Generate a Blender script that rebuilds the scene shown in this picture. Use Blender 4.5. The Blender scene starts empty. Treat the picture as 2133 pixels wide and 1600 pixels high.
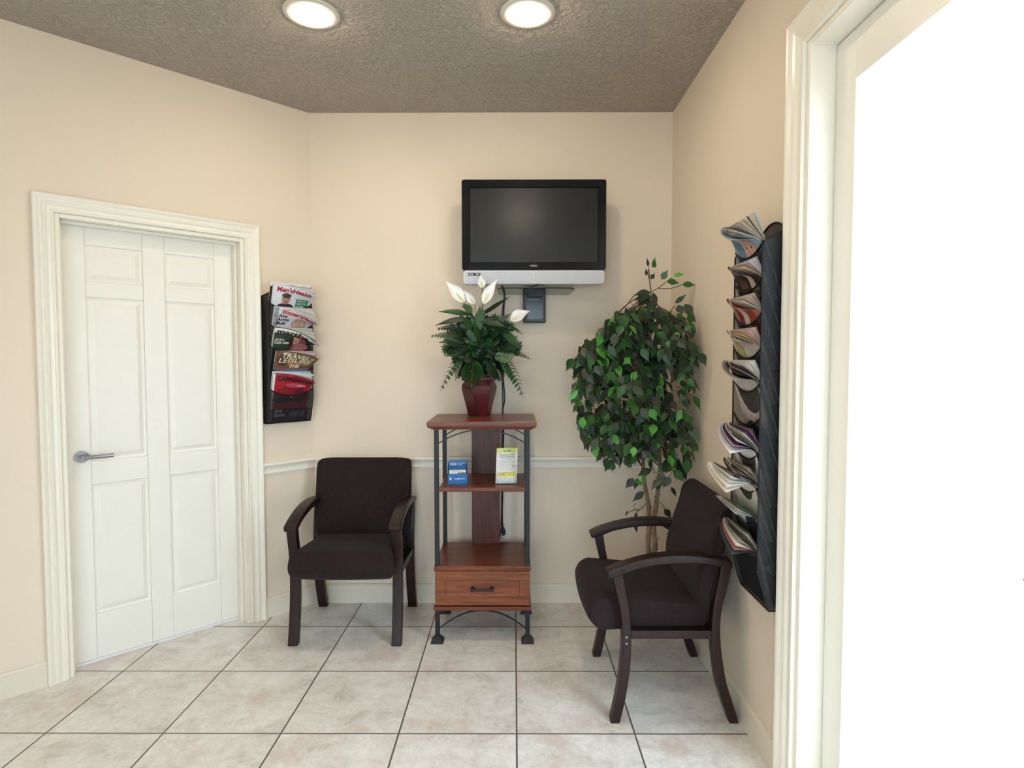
import bpy, math, random
from mathutils import Vector, Matrix
PI = math.pi
scn = bpy.context.scene
COL = scn.collection
random.seed(7)

# ------------------------------------------------------------------ materials
def lin(c):
    return tuple(((v/255)/12.92 if v/255 <= .04045 else ((v/255+.055)/1.055)**2.4) for v in c)

def nodes(m):
    m.use_nodes = True
    nt = m.node_tree
    return nt, nt.nodes['Principled BSDF'], nt.nodes.new, nt.links.new

def mat(name, rgb, rough=.5, metal=0, spec=.5, var=.08, vs=12, bump=0, bs=200, vec='Object', sheen=0, coat=0):
    m = bpy.data.materials.new(name)
    nt, b, N, L = nodes(m)
    c = lin(rgb)
    tc = N('ShaderNodeTexCoord')
    nz = N('ShaderNodeTexNoise'); nz.inputs['Scale'].default_value = vs; nz.inputs['Detail'].default_value = 4
    L(tc.outputs[vec], nz.inputs['Vector'])
    r = N('ShaderNodeValToRGB')
    r.color_ramp.elements[0].position = .3; r.color_ramp.elements[1].position = .7
    r.color_ramp.elements[0].color = tuple(v*(1-var) for v in c)+(1,)
    r.color_ramp.elements[1].color = tuple(min(1, v*(1+var)) for v in c)+(1,)
    L(nz.outputs['Fac'], r.inputs['Fac']); L(r.outputs['Color'], b.inputs['Base Color'])
    b.inputs['Roughness'].default_value = rough; b.inputs['Metallic'].default_value = metal
    b.inputs['Specular IOR Level'].default_value = spec
    b.inputs['Sheen Weight'].default_value = sheen; b.inputs['Coat Weight'].default_value = coat
    if bump:
        n2 = N('ShaderNodeTexNoise'); n2.inputs['Scale'].default_value = bs; n2.inputs['Detail'].default_value = 3
        L(tc.outputs[vec], n2.inputs['Vector'])
        bp = N('ShaderNodeBump'); bp.inputs['Strength'].default_value = bump; bp.inputs['Distance'].default_value = .002
        L(n2.outputs['Fac'], bp.inputs['Height']); L(bp.outputs['Normal'], b.inputs['Normal'])
    return m

def wood(name, dark, light, rough=.35, scale=(1, 14, 14), coat=.2):
    m = bpy.data.materials.new(name)
    nt, b, N, L = nodes(m)
    tc = N('ShaderNodeTexCoord'); mp = N('ShaderNodeMapping'); mp.inputs['Scale'].default_value = scale
    L(tc.outputs['Object'], mp.inputs['Vector'])
    nz = N('ShaderNodeTexNoise'); nz.inputs['Scale'].default_value = 4; nz.inputs['Detail'].default_value = 8
    nz.inputs['Distortion'].default_value = .6
    L(mp.outputs[0], nz.inputs['Vector'])
    r = N('ShaderNodeValToRGB')
    r.color_ramp.elements[0].position = .3; r.color_ramp.elements[1].position = .72
    r.color_ramp.elements[0].color = lin(dark)+(1,); r.color_ramp.elements[1].color = lin(light)+(1,)
    L(nz.outputs['Fac'], r.inputs['Fac']); L(r.outputs['Color'], b.inputs['Base Color'])
    b.inputs['Roughness'].default_value = rough; b.inputs['Coat Weight'].default_value = coat*.6
    b.inputs['Specular IOR Level'].default_value = .3
    b.inputs['Coat Roughness'].default_value = .25
    return m

def m_wall():
    m = mat('wall_paint', (229, 213, 192), .55, var=.012, vs=3, bump=0)
    nt, b, N, L = nodes(m)
    tc = N('ShaderNodeTexCoord')
    n = N('ShaderNodeTexNoise'); n.inputs['Scale'].default_value = 130; n.inputs['Detail'].default_value = 2
    L(tc.outputs['Object'], n.inputs['Vector'])
    bp = N('ShaderNodeBump'); bp.inputs['Strength'].default_value = .35; bp.inputs['Distance'].default_value = .0015
    L(n.outputs['Fac'], bp.inputs['Height']); L(bp.outputs['Normal'], b.inputs['Normal'])
    return m

def m_ceiling():
    m = mat('ceiling_texture', (178, 169, 157), .75, spec=.3, var=.02, vs=3)
    nt, b, N, L = nodes(m)
    tc = N('ShaderNodeTexCoord')
    n0 = N('ShaderNodeTexNoise'); n0.inputs['Scale'].default_value = 14; n0.inputs['Detail'].default_value = 2
    L(tc.outputs['Object'], n0.inputs['Vector'])
    mx = N('ShaderNodeMix'); mx.data_type = 'VECTOR'; mx.inputs[0].default_value = .06
    L(tc.outputs['Object'], mx.inputs[4]); L(n0.outputs['Color'], mx.inputs[5])
    v = N('ShaderNodeTexVoronoi'); v.feature = 'SMOOTH_F1'; v.inputs['Scale'].default_value = 62
    L(mx.outputs[1], v.inputs['Vector'])
    n = N('ShaderNodeTexNoise'); n.inputs['Scale'].default_value = 40; n.inputs['Detail'].default_value = 3; n.inputs['Distortion'].default_value = 1.4
    L(tc.outputs['Object'], n.inputs['Vector'])
    r = N('ShaderNodeValToRGB'); r.color_ramp.elements[0].position = .42; r.color_ramp.elements[1].position = .6
    L(n.outputs['Fac'], r.inputs['Fac'])
    ma = N('ShaderNodeMath'); ma.operation = 'ADD'
    L(r.outputs['Color'], ma.inputs[0]); L(v.outputs['Distance'], ma.inputs[1])
    bp = N('ShaderNodeBump'); bp.inputs['Strength'].default_value = 1; bp.inputs['Distance'].default_value = .005
    L(ma.outputs[0], bp.inputs['Height']); L(bp.outputs['Normal'], b.inputs['Normal'])
    return m

TX, TY, TS = .0085, 2.0889, .4279
def m_floor():
    m = bpy.data.materials.new('floor_tile')
    nt, b, N, L = nodes(m)
    tc = N('ShaderNodeTexCoord'); sp = N('ShaderNodeSeparateXYZ'); L(tc.outputs['Object'], sp.inputs[0])
    def math_(op, a, bb=None, c=None):
        n = N('ShaderNodeMath'); n.operation = op
        for i, v in enumerate((a, bb, c)):
            if v is None: continue
            if isinstance(v, (int, float)): n.inputs[i].default_value = v
            else: L(v, n.inputs[i])
        return n.outputs[0]
    ds = []; ids = []
    for k, off in ((0, TX), (1, TY)):
        t = math_('DIVIDE', math_('SUBTRACT', sp.outputs[k], off), TS)
        fr = math_('FRACT', t); ids.append(math_('FLOOR', t))
        ds.append(math_('MINIMUM', fr, math_('SUBTRACT', 1, fr)))
    d = math_('MULTIPLY', math_('MINIMUM', ds[0], ds[1]), TS)
    grout = N('ShaderNodeMapRange'); grout.inputs['From Min'].default_value = .0026; grout.inputs['From Max'].default_value = .0036
    L(d, grout.inputs['Value'])
    cmb = N('ShaderNodeCombineXYZ'); L(ids[0], cmb.inputs[0]); L(ids[1], cmb.inputs[1])
    wn = N('ShaderNodeTexWhiteNoise'); L(cmb.outputs[0], wn.inputs['Vector'])
    sc = N('ShaderNodeVectorMath'); sc.operation = 'SCALE'; sc.inputs['Scale'].default_value = 7; L(wn.outputs['Color'], sc.inputs[0])
    ad = N('ShaderNodeVectorMath'); ad.operation = 'ADD'; L(tc.outputs['Object'], ad.inputs[0]); L(sc.outputs[0], ad.inputs[1])
    n1 = N('ShaderNodeTexNoise'); n1.inputs['Scale'].default_value = 6; n1.inputs['Detail'].default_value = 10; n1.inputs['Roughness'].default_value = .78; n1.inputs['Distortion'].default_value = .35
    L(ad.outputs[0], n1.inputs['Vector'])
    r1 = N('ShaderNodeValToRGB'); e = r1.color_ramp.elements
    e[0].position = .32; e[0].color = lin((200, 191, 181))+(1,); e[1].position = .66; e[1].color = lin((244, 241, 237))+(1,)
    x = e.new(.48); x.color = lin((230, 225, 218))+(1,)
    L(n1.outputs['Fac'], r1.inputs['Fac'])
    n2 = N('ShaderNodeTexNoise'); n2.inputs['Scale'].default_value = 5; n2.inputs['Detail'].default_value = 6
    L(ad.outputs[0], n2.inputs['Vector'])
    r2 = N('ShaderNodeValToRGB'); r2.color_ramp.elements[0].position = .56; r2.color_ramp.elements[1].position = .72
    L(n2.outputs['Fac'], r2.inputs['Fac'])
    mx = N('ShaderNodeMix'); mx.data_type = 'RGBA'; L(r2.outputs['Color'], mx.inputs[0])
    L(r1.outputs['Color'], mx.inputs[6]); mx.inputs[7].default_value = lin((218, 200, 190))+(1,)
    n3 = N('ShaderNodeTexNoise'); n3.inputs['Scale'].default_value = 55; n3.inputs['Detail'].default_value = 6; n3.inputs['Roughness'].default_value = .75; n3.inputs['Distortion'].default_value = .3
    L(ad.outputs[0], n3.inputs['Vector'])
    r3 = N('ShaderNodeMapRange'); r3.inputs['From Min'].default_value = .3; r3.inputs['From Max'].default_value = .7; r3.inputs['To Min'].default_value = .88; r3.inputs['To Max'].default_value = 1.08
    L(n3.outputs['Fac'], r3.inputs['Value'])
    ml = N('ShaderNodeVectorMath'); ml.operation = 'SCALE'; L(mx.outputs[2], ml.inputs[0]); L(r3.outputs[0], ml.inputs['Scale'])
    m2 = N('ShaderNodeMix'); m2.data_type = 'RGBA'; L(grout.outputs[0], m2.inputs[0])
    m2.inputs[6].default_value = lin((98, 90, 86))+(1,); L(ml.outputs[0], m2.inputs[7])
    L(m2.outputs[2], b.inputs['Base Color'])
    b.inputs['Roughness'].default_value = .38
    bp = N('ShaderNodeBump'); bp.inputs['Strength'].default_value = .5; bp.inputs['Distance'].default_value = .002
    L(grout.outputs[0], bp.inputs['Height']); L(bp.outputs['Normal'], b.inputs['Normal'])
    return m

def m_mesh(name='wire_mesh', pitch=.0027):
    """expanded black metal mesh: open cells let light through"""
    m = bpy.data.materials.new(name)
    nt, b, N, L = nodes(m)
    b.inputs['Base Color'].default_value = (.010, .010, .012, 1); b.inputs['Roughness'].default_value = .5
    b.inputs['Specular IOR Level'].default_value = .3
    uv = N('ShaderNodeUVMap'); sp = N('ShaderNodeSeparateXYZ'); L(uv.outputs[0], sp.inputs[0])
    res = []
    for sgn in (1, -1):
        a = N('ShaderNodeMath'); a.operation = 'MULTIPLY_ADD'; L(sp.outputs[1], a.inputs[0]); a.inputs[1].default_value = sgn*.55; L(sp.outputs[0], a.inputs[2])
        d = N('ShaderNodeMath'); d.operation = 'DIVIDE'; L(a.outputs[0], d.inputs[0]); d.inputs[1].default_value = pitch
        f = N('ShaderNodeMath'); f.operation = 'FRACT'; L(d.outputs[0], f.inputs[0])
        g = N('ShaderNodeMath'); g.operation = 'GREATER_THAN'; L(f.outputs[0], g.inputs[0]); g.inputs[1].default_value = .44
        res.append(g.outputs[0])
    k = N('ShaderNodeMath'); k.operation = 'MULTIPLY'; L(res[0], k.inputs[0]); L(res[1], k.inputs[1])
    tr = N('ShaderNodeBsdfTransparent'); mx = N('ShaderNodeMixShader')
    L(k.outputs[0], mx.inputs[0]); L(b.outputs[0], mx.inputs[1]); L(tr.outputs[0], mx.inputs[2])
    L(mx.outputs[0], nt.nodes['Material Output'].inputs['Surface'])
    return m

def m_glass():
    m = bpy.data.materials.new('clear_glass')
    nt, b, N, L = nodes(m)
    tr = N('ShaderNodeBsdfTransparent'); tr.inputs[0].default_value = (.96, .98, .98, 1)
    gl = N('ShaderNodeBsdfGlossy'); gl.inputs['Roughness'].default_value = .02
    mx = N('ShaderNodeMixShader'); mx.inputs[0].default_value = .035; L(tr.outputs[0], mx.inputs[1]); L(gl.outputs[0], mx.inputs[2])
    L(mx.outputs[0], nt.nodes['Material Output'].inputs['Surface'])
    return m

def m_smoke():
    m = bpy.data.materials.new('smoked_glass')
    nt, b, N, L = nodes(m)
    tr = N('ShaderNodeBsdfTransparent'); tr.inputs[0].default_value = (.80, .82, .80, 1)
    gl = N('ShaderNodeBsdfGlossy'); gl.inputs['Roughness'].default_value = .03
    mx = N('ShaderNodeMixShader'); mx.inputs[0].default_value = .10; L(tr.outputs[0], mx.inputs[1]); L(gl.outputs[0], mx.inputs[2])
    L(mx.outputs[0], nt.nodes['Material Output'].inputs['Surface'])
    return m

def m_emit(name, col, s):
    m = bpy.data.materials.new(name); nt, b, N, L = nodes(m)
    b.inputs['Base Color'].default_value = (.8, .8, .8, 1)
    b.inputs['Emission Color'].default_value = col+(1,); b.inputs['Emission Strength'].default_value = s
    return m

def m_fabric():
    m = mat('chair_fabric', (40, 29, 30), .9, spec=.15, var=.12, vs=60, sheen=.04)
    nt, b, N, L = nodes(m)
    tc = N('ShaderNodeTexCoord'); w = N('ShaderNodeTexVoronoi'); w.inputs['Scale'].default_value = 420
    L(tc.outputs['Object'], w.inputs['Vector'])
    bp = N('ShaderNodeBump'); bp.inputs['Strength'].default_value = .4; bp.inputs['Distance'].default_value = .001
    L(w.outputs['Distance'], bp.inputs['Height']); L(bp.outputs['Normal'], b.inputs['Normal'])
    return m

def m_leaf(name, rgb, rough=.42):
    m = mat(name, rgb, rough, spec=.4, var=.22, vs=25, bump=.3, bs=60)
    m.node_tree.nodes['Principled BSDF'].inputs['Subsurface Weight'].default_value = 0
    return m

def m_speaker():
    m = mat('speaker_grille', (188, 190, 196), .45, metal=.15, var=.03)
    nt, b, N, L = nodes(m)
    tc = N('ShaderNodeTexCoord'); ck = N('ShaderNodeTexVoronoi'); ck.inputs['Scale'].default_value = 210; ck.inputs['Randomness'].default_value = 0
    L(tc.outputs['Object'], ck.inputs['Vector'])
    r = N('ShaderNodeValToRGB'); r.color_ramp.elements[0].position = .25; r.color_ramp.elements[1].position = .45
    r.color_ramp.elements[0].color = lin((150, 152, 160))+(1,); r.color_ramp.elements[1].color = lin((206, 207, 212))+(1,)
    L(ck.outputs['Distance'], r.inputs['Fac']); L(r.outputs['Color'], b.inputs['Base Color'])
    return m

M = dict(
 wall=m_wall(), ceil=m_ceiling(), floor=m_floor(), mesh=m_mesh(), glass=m_glass(),
 trim=mat('trim_paint', (240, 234, 220), .3, var=.01), door=mat('door_paint', (240, 236, 226), .35, var=.01),
 base=mat('baseboard_paint', (226, 216, 198), .35, var=.01),
 fabric=m_fabric(), espresso=wood('espresso_wood', (26, 14, 13), (44, 23, 20), .38, (10, 10, 2)),
 cherry=wood('cherry_wood', (84, 38, 22), (126, 64, 38), .33, (1.2, 16, 16), .25),
 cherryv=wood('cherry_wood_upright', (62, 28, 19), (98, 50, 32), .4, (16, 16, 1.2), .15),
 cherryd=wood('drawer_wood', (104, 52, 29), (146, 84, 50), .38, (1.4, 16, 16), .2),
 iron=mat('black_iron', (27, 29, 33), .45, metal=.3, var=.1),
 wire=mat('black_wire', (14, 14, 16), .4, metal=.3), plastic=mat('black_plastic', (20, 21, 23), .35),
 bezel=mat('gloss_black_bezel', (11, 14, 20), .12, spec=.4, coat=0, var=.02), screen=mat('screen_panel', (25, 28, 30), .24, spec=.5, var=.02),
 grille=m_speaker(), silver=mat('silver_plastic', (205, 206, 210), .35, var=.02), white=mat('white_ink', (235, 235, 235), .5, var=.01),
 black=mat('black_ink', (16, 15, 17), .5), grey=mat('grey_ink', (90, 92, 98), .5), lens=m_emit('lamp_lens', (1, .85, .65), 160),
 ring=mat('lamp_trim', (214, 208, 196), .4, var=.02), screw=mat('steel_screw', (150, 150, 155), .3, metal=.9),
 vase=wood('vase_lacquer', (58, 14, 18), (92, 26, 30), .3, (4, 4, 2)), moss=mat('dried_moss', (128, 102, 70), .9, var=.4, vs=60, bump=1, bs=120),
 bark=mat('ficus_bark', (138, 112, 88), .8, var=.3, vs=40, bump=.8, bs=90), twig=mat('twig', (84, 62, 48), .8, var=.2),
 l1=m_leaf('leaf_dark', (34, 54, 34)), l2=m_leaf('leaf_green', (48, 88, 40)), l3=m_leaf('leaf_bright', (84, 152, 62)), l4=m_leaf('leaf_olive', (62, 70, 56)),
 p1=m_leaf('fern_dark', (26, 48, 32)), p2=m_leaf('fern_green', (44, 78, 40)), p3=m_leaf('fern_pale', (92, 116, 80)),
 petal=mat('lily_petal', (244, 243, 240), .5, var=.03), spadix=mat('lily_spadix', (222, 222, 170), .6),
 pot=mat('wicker_pot', (96, 70, 48), .8, var=.3, vs=50, bump=1), soil=mat('soil', (52, 40, 32), .95, var=.4),
 blue=mat('blue_card', (20, 104, 168), .4, var=.02), paper=mat('paper_white', (232, 228, 220), .6, var=.02),
 yellow=mat('yellow_ink', (236, 214, 40), .5, var=.02), lime=mat('pale_lime', (216, 220, 120), .5, var=.02),
 clear=m_glass(), smoke=m_smoke(), ground=mat('concrete_walk', (200, 196, 188), .9, var=.08),
)
_cm = {}
def cmat(rgb, rough=.35):
    k = tuple(rgb)
    if k not in _cm: _cm[k] = mat('print_%02x%02x%02x' % k, k, rough, var=.22 if sum(k) < 560 else .05, vs=70)
    return _cm[k]

# ------------------------------------------------------------------ mesh builder
class MB:
    def __init__(s): s.v = []; s.f = []; s.m = []; s.sm = []; s.mats = []; s.uv = {}
    def mi(s, m):
        if m is None: return 0
        if m not in s.mats: s.mats.append(m)
        return s.mats.index(m)
    def add(s, vs, fs, m=None, smooth=False, uvs=None):
        o = len(s.v); s.v += [tuple(v) for v in vs]; k = s.mi(m)
        for f in fs:
            if uvs: s.uv[len(s.f)] = [uvs[i] for i in f]
            s.f.append(tuple(i+o for i in f)); s.m.append(k); s.sm.append(smooth)
        return s
    def box(s, x0, x1, y0, y1, z0, z1, m=None, T=None):
        vs = [(x, y, z) for z in (z0, z1) for y in (y0, y1) for x in (x0, x1)]
        if T: vs = [T(*v) for v in vs]
        return s.add(vs, [(0, 2, 3, 1), (4, 5, 7, 6), (0, 1, 5, 4), (2, 6, 7, 3), (0, 4, 6, 2), (1, 3, 7, 5)], m)
    def prism(s, poly, f0, f1, m=None, smooth=False):
        """poly: list of 2-D points; f0/f1 map a point to 3-D for the two ends"""
        n = len(poly); vs = [f0(p) for p in poly]+[f1(p) for p in poly]
        fs = [(i, (i+1) % n, n+(i+1) % n, n+i) for i in range(n)]
        s.add(vs, fs, m, smooth); s.add(vs[:n], [tuple(range(n-1, -1, -1))], m); s.add(vs[n:], [tuple(range(n))], m)
        return s
    def ribbon(s, a, b, f0, f1, m=None):
        """solid between two 2-D polylines a and b of equal length (concave-safe)"""
        n = len(a); vs = [f0(p) for p in a]+[f0(p) for p in b]+[f1(p) for p in a]+[f1(p) for p in b]
        fs = []
        for i in range(n-1):
            fs += [(i, i+1, n+i+1, n+i), (2*n+i, 3*n+i, 3*n+i+1, 2*n+i+1), (i, 2*n+i, 2*n+i+1, i+1), (n+i, n+i+1, 3*n+i+1, 3*n+i)]
        fs += [(0, n, 3*n, 2*n), (n-1, 3*n-1, 4*n-1, 2*n-1)]
        return s.add(vs, fs, m)
    def tube(s, pts, r, n=8, m=None, smooth=True, closed=False):
        pts = [Vector(p) for p in pts]; N = len(pts); R = r if isinstance(r, (list, tuple)) else [r]*N
        vs = []; prev = None
        for i, p in enumerate(pts):
            a = pts[max(i-1, 0)] if not closed else pts[i-1]; b = pts[min(i+1, N-1)] if not closed else pts[(i+1) % N]
            t = (b-a).normalized()
            if prev is None:
                u = t.cross(Vector((0, 0, 1)) if abs(t.z) < .9 else Vector((1, 0, 0))).normalized()
            else:
                u = (prev-t*prev.dot(t)).normalized()
            prev = u; w = t.cross(u)
            for k in range(n):
                an = 2*PI*k/n; vs.append(p+(u*math.cos(an)+w*math.sin(an))*R[i])
        fs = []
        for i in range(N if closed else N-1):
            j = (i+1) % N
            for k in range(n): fs.append((i*n+k, i*n+(k+1) % n, j*n+(k+1) % n, j*n+k))
        s.add(vs, fs, m, smooth)
        if not closed:
            s.add(vs[:n], [tuple(range(n-1, -1, -1))], m); s.add(vs[-n:], [tuple(range(n))], m)
        return s
    def lathe(s, prof, n=32, c=(0, 0), m=None, smooth=True, phase=0):
        vs = []
        for r, z in prof:
            for k in range(n):
                a = 2*PI*k/n+phase; vs.append((c[0]+r*math.cos(a), c[1]+r*math.sin(a), z))
        fs = [(i*n+k, i*n+(k+1) % n, (i+1)*n+(k+1) % n, (i+1)*n+k) for i in range(len(prof)-1) for k in range(n)]
        s.add(vs, fs, m, smooth)
        if prof[0][0] > 1e-5: s.add(vs[:n], [tuple(range(n-1, -1, -1))], m)
        if prof[-1][0] > 1e-5: s.add(vs[-n:], [tuple(range(n))], m)
        return s
    def grid(s, fn, nu, nv, m=None, smooth=True, uv=None):
        vs = [fn(i/nu, j/nv) for j in range(nv+1) for i in range(nu+1)]
        uvs = [uv(i/nu, j/nv) for j in range(nv+1) for i in range(nu+1)] if uv else None
        fs = [(j*(nu+1)+i, j*(nu+1)+i+1, (j+1)*(nu+1)+i+1, (j+1)*(nu+1)+i) for j in range(nv) for i in range(nu)]
        return s.add(vs, fs, m, smooth, uvs)
    def build(s, name, m=None, parent=None, bevel=0, seg=2, sub=0):
        me = bpy.data.meshes.new(name); me.from_pydata(s.v, [], s.f)
        ms = s.mats if s.mats else [m]
        for x in ms: me.materials.append(x)
        me.polygons.foreach_set('material_index', s.m); me.polygons.foreach_set('use_smooth', s.sm)
        if s.uv:
            ul = me.uv_layers.new(name='UVMap'); 
            for p in me.polygons:
                u = s.uv.get(p.index)
                if u:
                    for k, li in enumerate(p.loop_indices): ul.data[li].uv = u[k]
        me.validate(); me.update()
        o = bpy.data.objects.new(name, me); COL.objects.link(o)
        if parent: o.parent = parent
        if bevel:
            b = o.modifiers.new('bevel', 'BEVEL'); b.width = bevel; b.segments = seg; b.limit_method = 'ANGLE'; b.angle_limit = .6
            o.data.polygons.foreach_set('use_smooth', [True]*len(me.polygons))
            w = o.modifiers.new('wn', 'WEIGHTED_NORMAL')
        if sub:
            b = o.modifiers.new('sub', 'SUBSURF'); b.levels = sub; b.render_levels = sub
        return o

def thing(name, label, cat, loc=(0, 0, 0), rz=0, group=None):
    o = bpy.data.objects.new(name, None); COL.objects.link(o); o.empty_display_size = .05
    o.location = loc; o.rotation_euler = (0, 0, rz); tag(o, label, cat, group); return o
def tag(o, label, cat, group=None):
    o['label'] = label; o['category'] = cat
    if group: o['group'] = group
    return o
def struct(o, label=None):
    o['kind'] = 'structure'
    if label: o['label'] = label
    return o

_tc = {}
def text_geo(s, bold=.0):
    """flat glyph mesh, 1 unit tall font size"""
    if (s, bold) in _tc: return _tc[(s, bold)]
    c = bpy.data.curves.new('t', 'FONT'); c.body = s; c.size = 1; c.offset = bold; c.resolution_u = 3
    o = bpy.data.objects.new('t', c); COL.objects.link(o)
    dg = bpy.context.evaluated_depsgraph_get(); me = bpy.data.meshes.new_from_object(o.evaluated_get(dg))
    vs = [(v.co.x, v.co.y) for v in me.vertices]; fs = [tuple(p.vertices) for p in me.polygons]
    w = max([v[0] for v in vs] or [0])
    bpy.data.objects.remove(o); bpy.data.curves.remove(c); bpy.data.meshes.remove(me)
    _tc[(s, bold)] = (vs, fs, w); return vs, fs, w
def put_text(mb, s, u, v, size, m, fn, bold=0, width=None, align='l', shear=0):
    vs, fs, w = text_geo(s, bold); sx = size if width is None else width/max(w, 1e-6)
    if align == 'c': u = u-w*sx/2
    mb.add([fn(u+a*sx+b*size*shear, v+b*size) for a, b in vs], fs, m)

# ------------------------------------------------------------------ room shell
H = 2.683; XR = .857; YB = 3.251; CX, CY = -1.1031, 3.251; YR = -2.1; XL = -2.128
r2 = math.sqrt(.5)
def LW(s, n, z): return (CX-r2*s-r2*n, CY-r2*s+r2*n, z)      # angled wall frame: s along, n behind
floor = MB(); floor.box(XL-.15, XR+.15, YR-.15, YB+.15, -.1, 0); struct(floor.build('floor', M['floor']))
c = MB(); c.box(XL-.15, XR+.15, YR-.15, YB+.15, H, H+.1); struct(c.build('ceiling', M['ceil']))
w = MB(); w.box(CX-.05, XR+.15, YB, YB+.12, 0, H); struct(w.build('wall_back', M['wall']))
D0, D1, DZ = .36, 1.12, 1.962                     # door opening on the angled wall
w = MB(); w.box(0, D0, 0, .13, 0, H, T=LW); w.box(D1, 1.45, 0, .13, 0, H, T=LW); w.box(D0, D1, 0, .13, DZ, H, T=LW)
struct(w.build('wall_left', M['wall']))
w = MB(); w.box(XL-.12, XL, YR, CY-r2*1.45, 0, H); struct(w.build('wall_side', M['wall']))
W0, W1, WZ0, WZ1 = -1.55, .55, .22, 2.18           # unseen window added in the rear wall for frontal daylight fill
w = MB(); w.box(XL-.12, W0, YR-.12, YR, 0, H); w.box(W1, XR+.12, YR-.12, YR, 0, H); w.box(W0, W1, YR-.12, YR, 0, WZ0); w.box(W0, W1, YR-.12, YR, WZ1, H)
struct(w.build('wall_rear', M['wall']))
w = MB(); w.box(W0-.06, W0+.04, YR-.07, YR+.015, WZ0-.06, WZ1+.06); w.box(W1-.04, W1+.06, YR-.07, YR+.015, WZ0-.06, WZ1+.06)
w.box(W0+.04, W1-.04, YR-.07, YR+.015, WZ0-.06, WZ0+.04); w.box(W0+.04, W1-.04, YR-.07, YR+.015, WZ1-.04, WZ1+.06)
w.box((W0+W1)/2-.02, (W0+W1)/2+.02, YR-.06, YR-.01, WZ0+.04, WZ1-.04)
win = struct(w.build('added_fill_window', M['trim'], bevel=.003))
for a_, b_ in ((W0+.04, (W0+W1)/2-.02), ((W0+W1)/2+.02, W1-.04)):
    w = MB(); w.box(a_, b_, YR-.040, YR-.034, WZ0+.04, WZ1-.04); w.build('added_window_pane', M['glass'], win)
O0, O1, OZ = .82, 1.768, 2.278                    # glazed door opening in the right wall
w = MB(); w.box(XR, XR+.12, O1, YB, 0, H); w.box(XR, XR+.12, YR, O0, 0, H); w.box(XR, XR+.12, O0, O1, OZ, H)
struct(w.build('wall_right', M['wall']))
g = MB(); g.box(XL-6, XR+9, -12, 9, -.30, -.11); struct(g.build('ground', M['ground']))

# profile mouldings ------------------------------------------------
CAS = [(0, 0), (0, .010), (.004, .014), (.012, .014), (.016, .010), (.030, .012), (.040, .018), (.048, .020), (.052, .015), (.060, .017), (.074, .024), (.082, .026), (.088, .022), (.088, 0)]
def casing(name, P, a0, a1, zt, wd, label):
    """P(along, out, z) ; opening a0..a1, top zt; mitred picture-frame casing"""
    sc = wd/.088; mb = MB(); pr = [(p*sc, q) for p, q in CAS]
    paths = []
    for p, q in pr: paths.append([(a0-p, q, 0), (a0-p, q, zt+p), (a1+p, q, zt+p), (a1+p, q, 0)])
    n = len(paths)
    vs = [P(*paths[i][j]) for i in range(n) for j in range(4)]
    fs = [(i*4+j, i*4+j+1, ((i+1) % n)*4+j+1, ((i+1) % n)*4+j) for i in range(n) for j in range(3)]
    fs += [tuple(i*4 for i in range(n)), tuple(i*4+3 for i in range(n-1, -1, -1))]
    mb.add(vs, fs); return struct(mb.build(name, M['trim']), label)
casing('trim_1', lambda a, q, z: LW(a, -q, z), D0, D1, DZ, .072, 'white moulded casing around the left door')
RW = lambda a, q, z: (XR-q, a, z)
casing('trim_2', RW, O0, O1, OZ, .09, 'white moulded casing around the opening in the right wall')
def run_profile(mb, prof, A, B, na, nb):
    """prof (out,z); A,B ends xy; na/nb mitre out-vectors"""
    n = len(prof)
    vs = [(A[0]+na[0]*q, A[1]+na[1]*q, z) for q, z in prof]+[(B[0]+nb[0]*q, B[1]+nb[1]*q, z) for q, z in prof]
    fs = [(i, (i+1) % n, n+(i+1) % n, n+i) for i in range(n)]+[tuple(range(n-1, -1, -1)), tuple(range(n, 2*n))]
    mb.add(vs, fs)
RAIL = [(0, .756), (.008, .756), (.012, .762), (.012, .768), (.007, .772), (.009, .785), (.016, .796), (.022, .800), (.026, .806), (.024, .815), (.014, .819), (0, .820)]
BASE = [(0, 0), (.013, 0), (.013, .096), (.008, .104), (0, .106)]
tn = math.tan(math.radians(22.5))
ca = (CX, CY); cas_s = D0-.072
pa = LW(cas_s, 0, 0)[:2]
for prof, nm, mt in ((RAIL, 'trim', 'trim'), (BASE, 'baseboard', 'base')):
    mb = MB(); run_profile(mb, prof, pa, ca, (r2, -r2), (tn, -1))
    struct(mb.build('trim_3' if nm == 'trim' else 'baseboard_left', M[mt]))
    mb = MB(); run_profile(mb, prof, ca, (XR, YB), (tn, -1), (-1, -1) if nm != 'trim' else (0, -1))
    struct(mb.build('trim_4' if nm == 'trim' else 'baseboard_back', M[mt]))
mb = MB(); run_profile(mb, BASE, (XR, YB), (XR, O1+.09), (-1, -1), (-1, 0)); struct(mb.build('baseboard_right', M['base']))
mb = MB(); run_profile(mb, BASE, LW(D1+.072, 0, 0)[:2], LW(1.45, 0, 0)[:2], (r2, -r2), (r2, -r2)); run_profile(mb, BASE, (XL, CY-r2*1.45), (XL, YR), (1, 0), (1, 0)); struct(mb.build('baseboard_side', M['base']))

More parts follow.
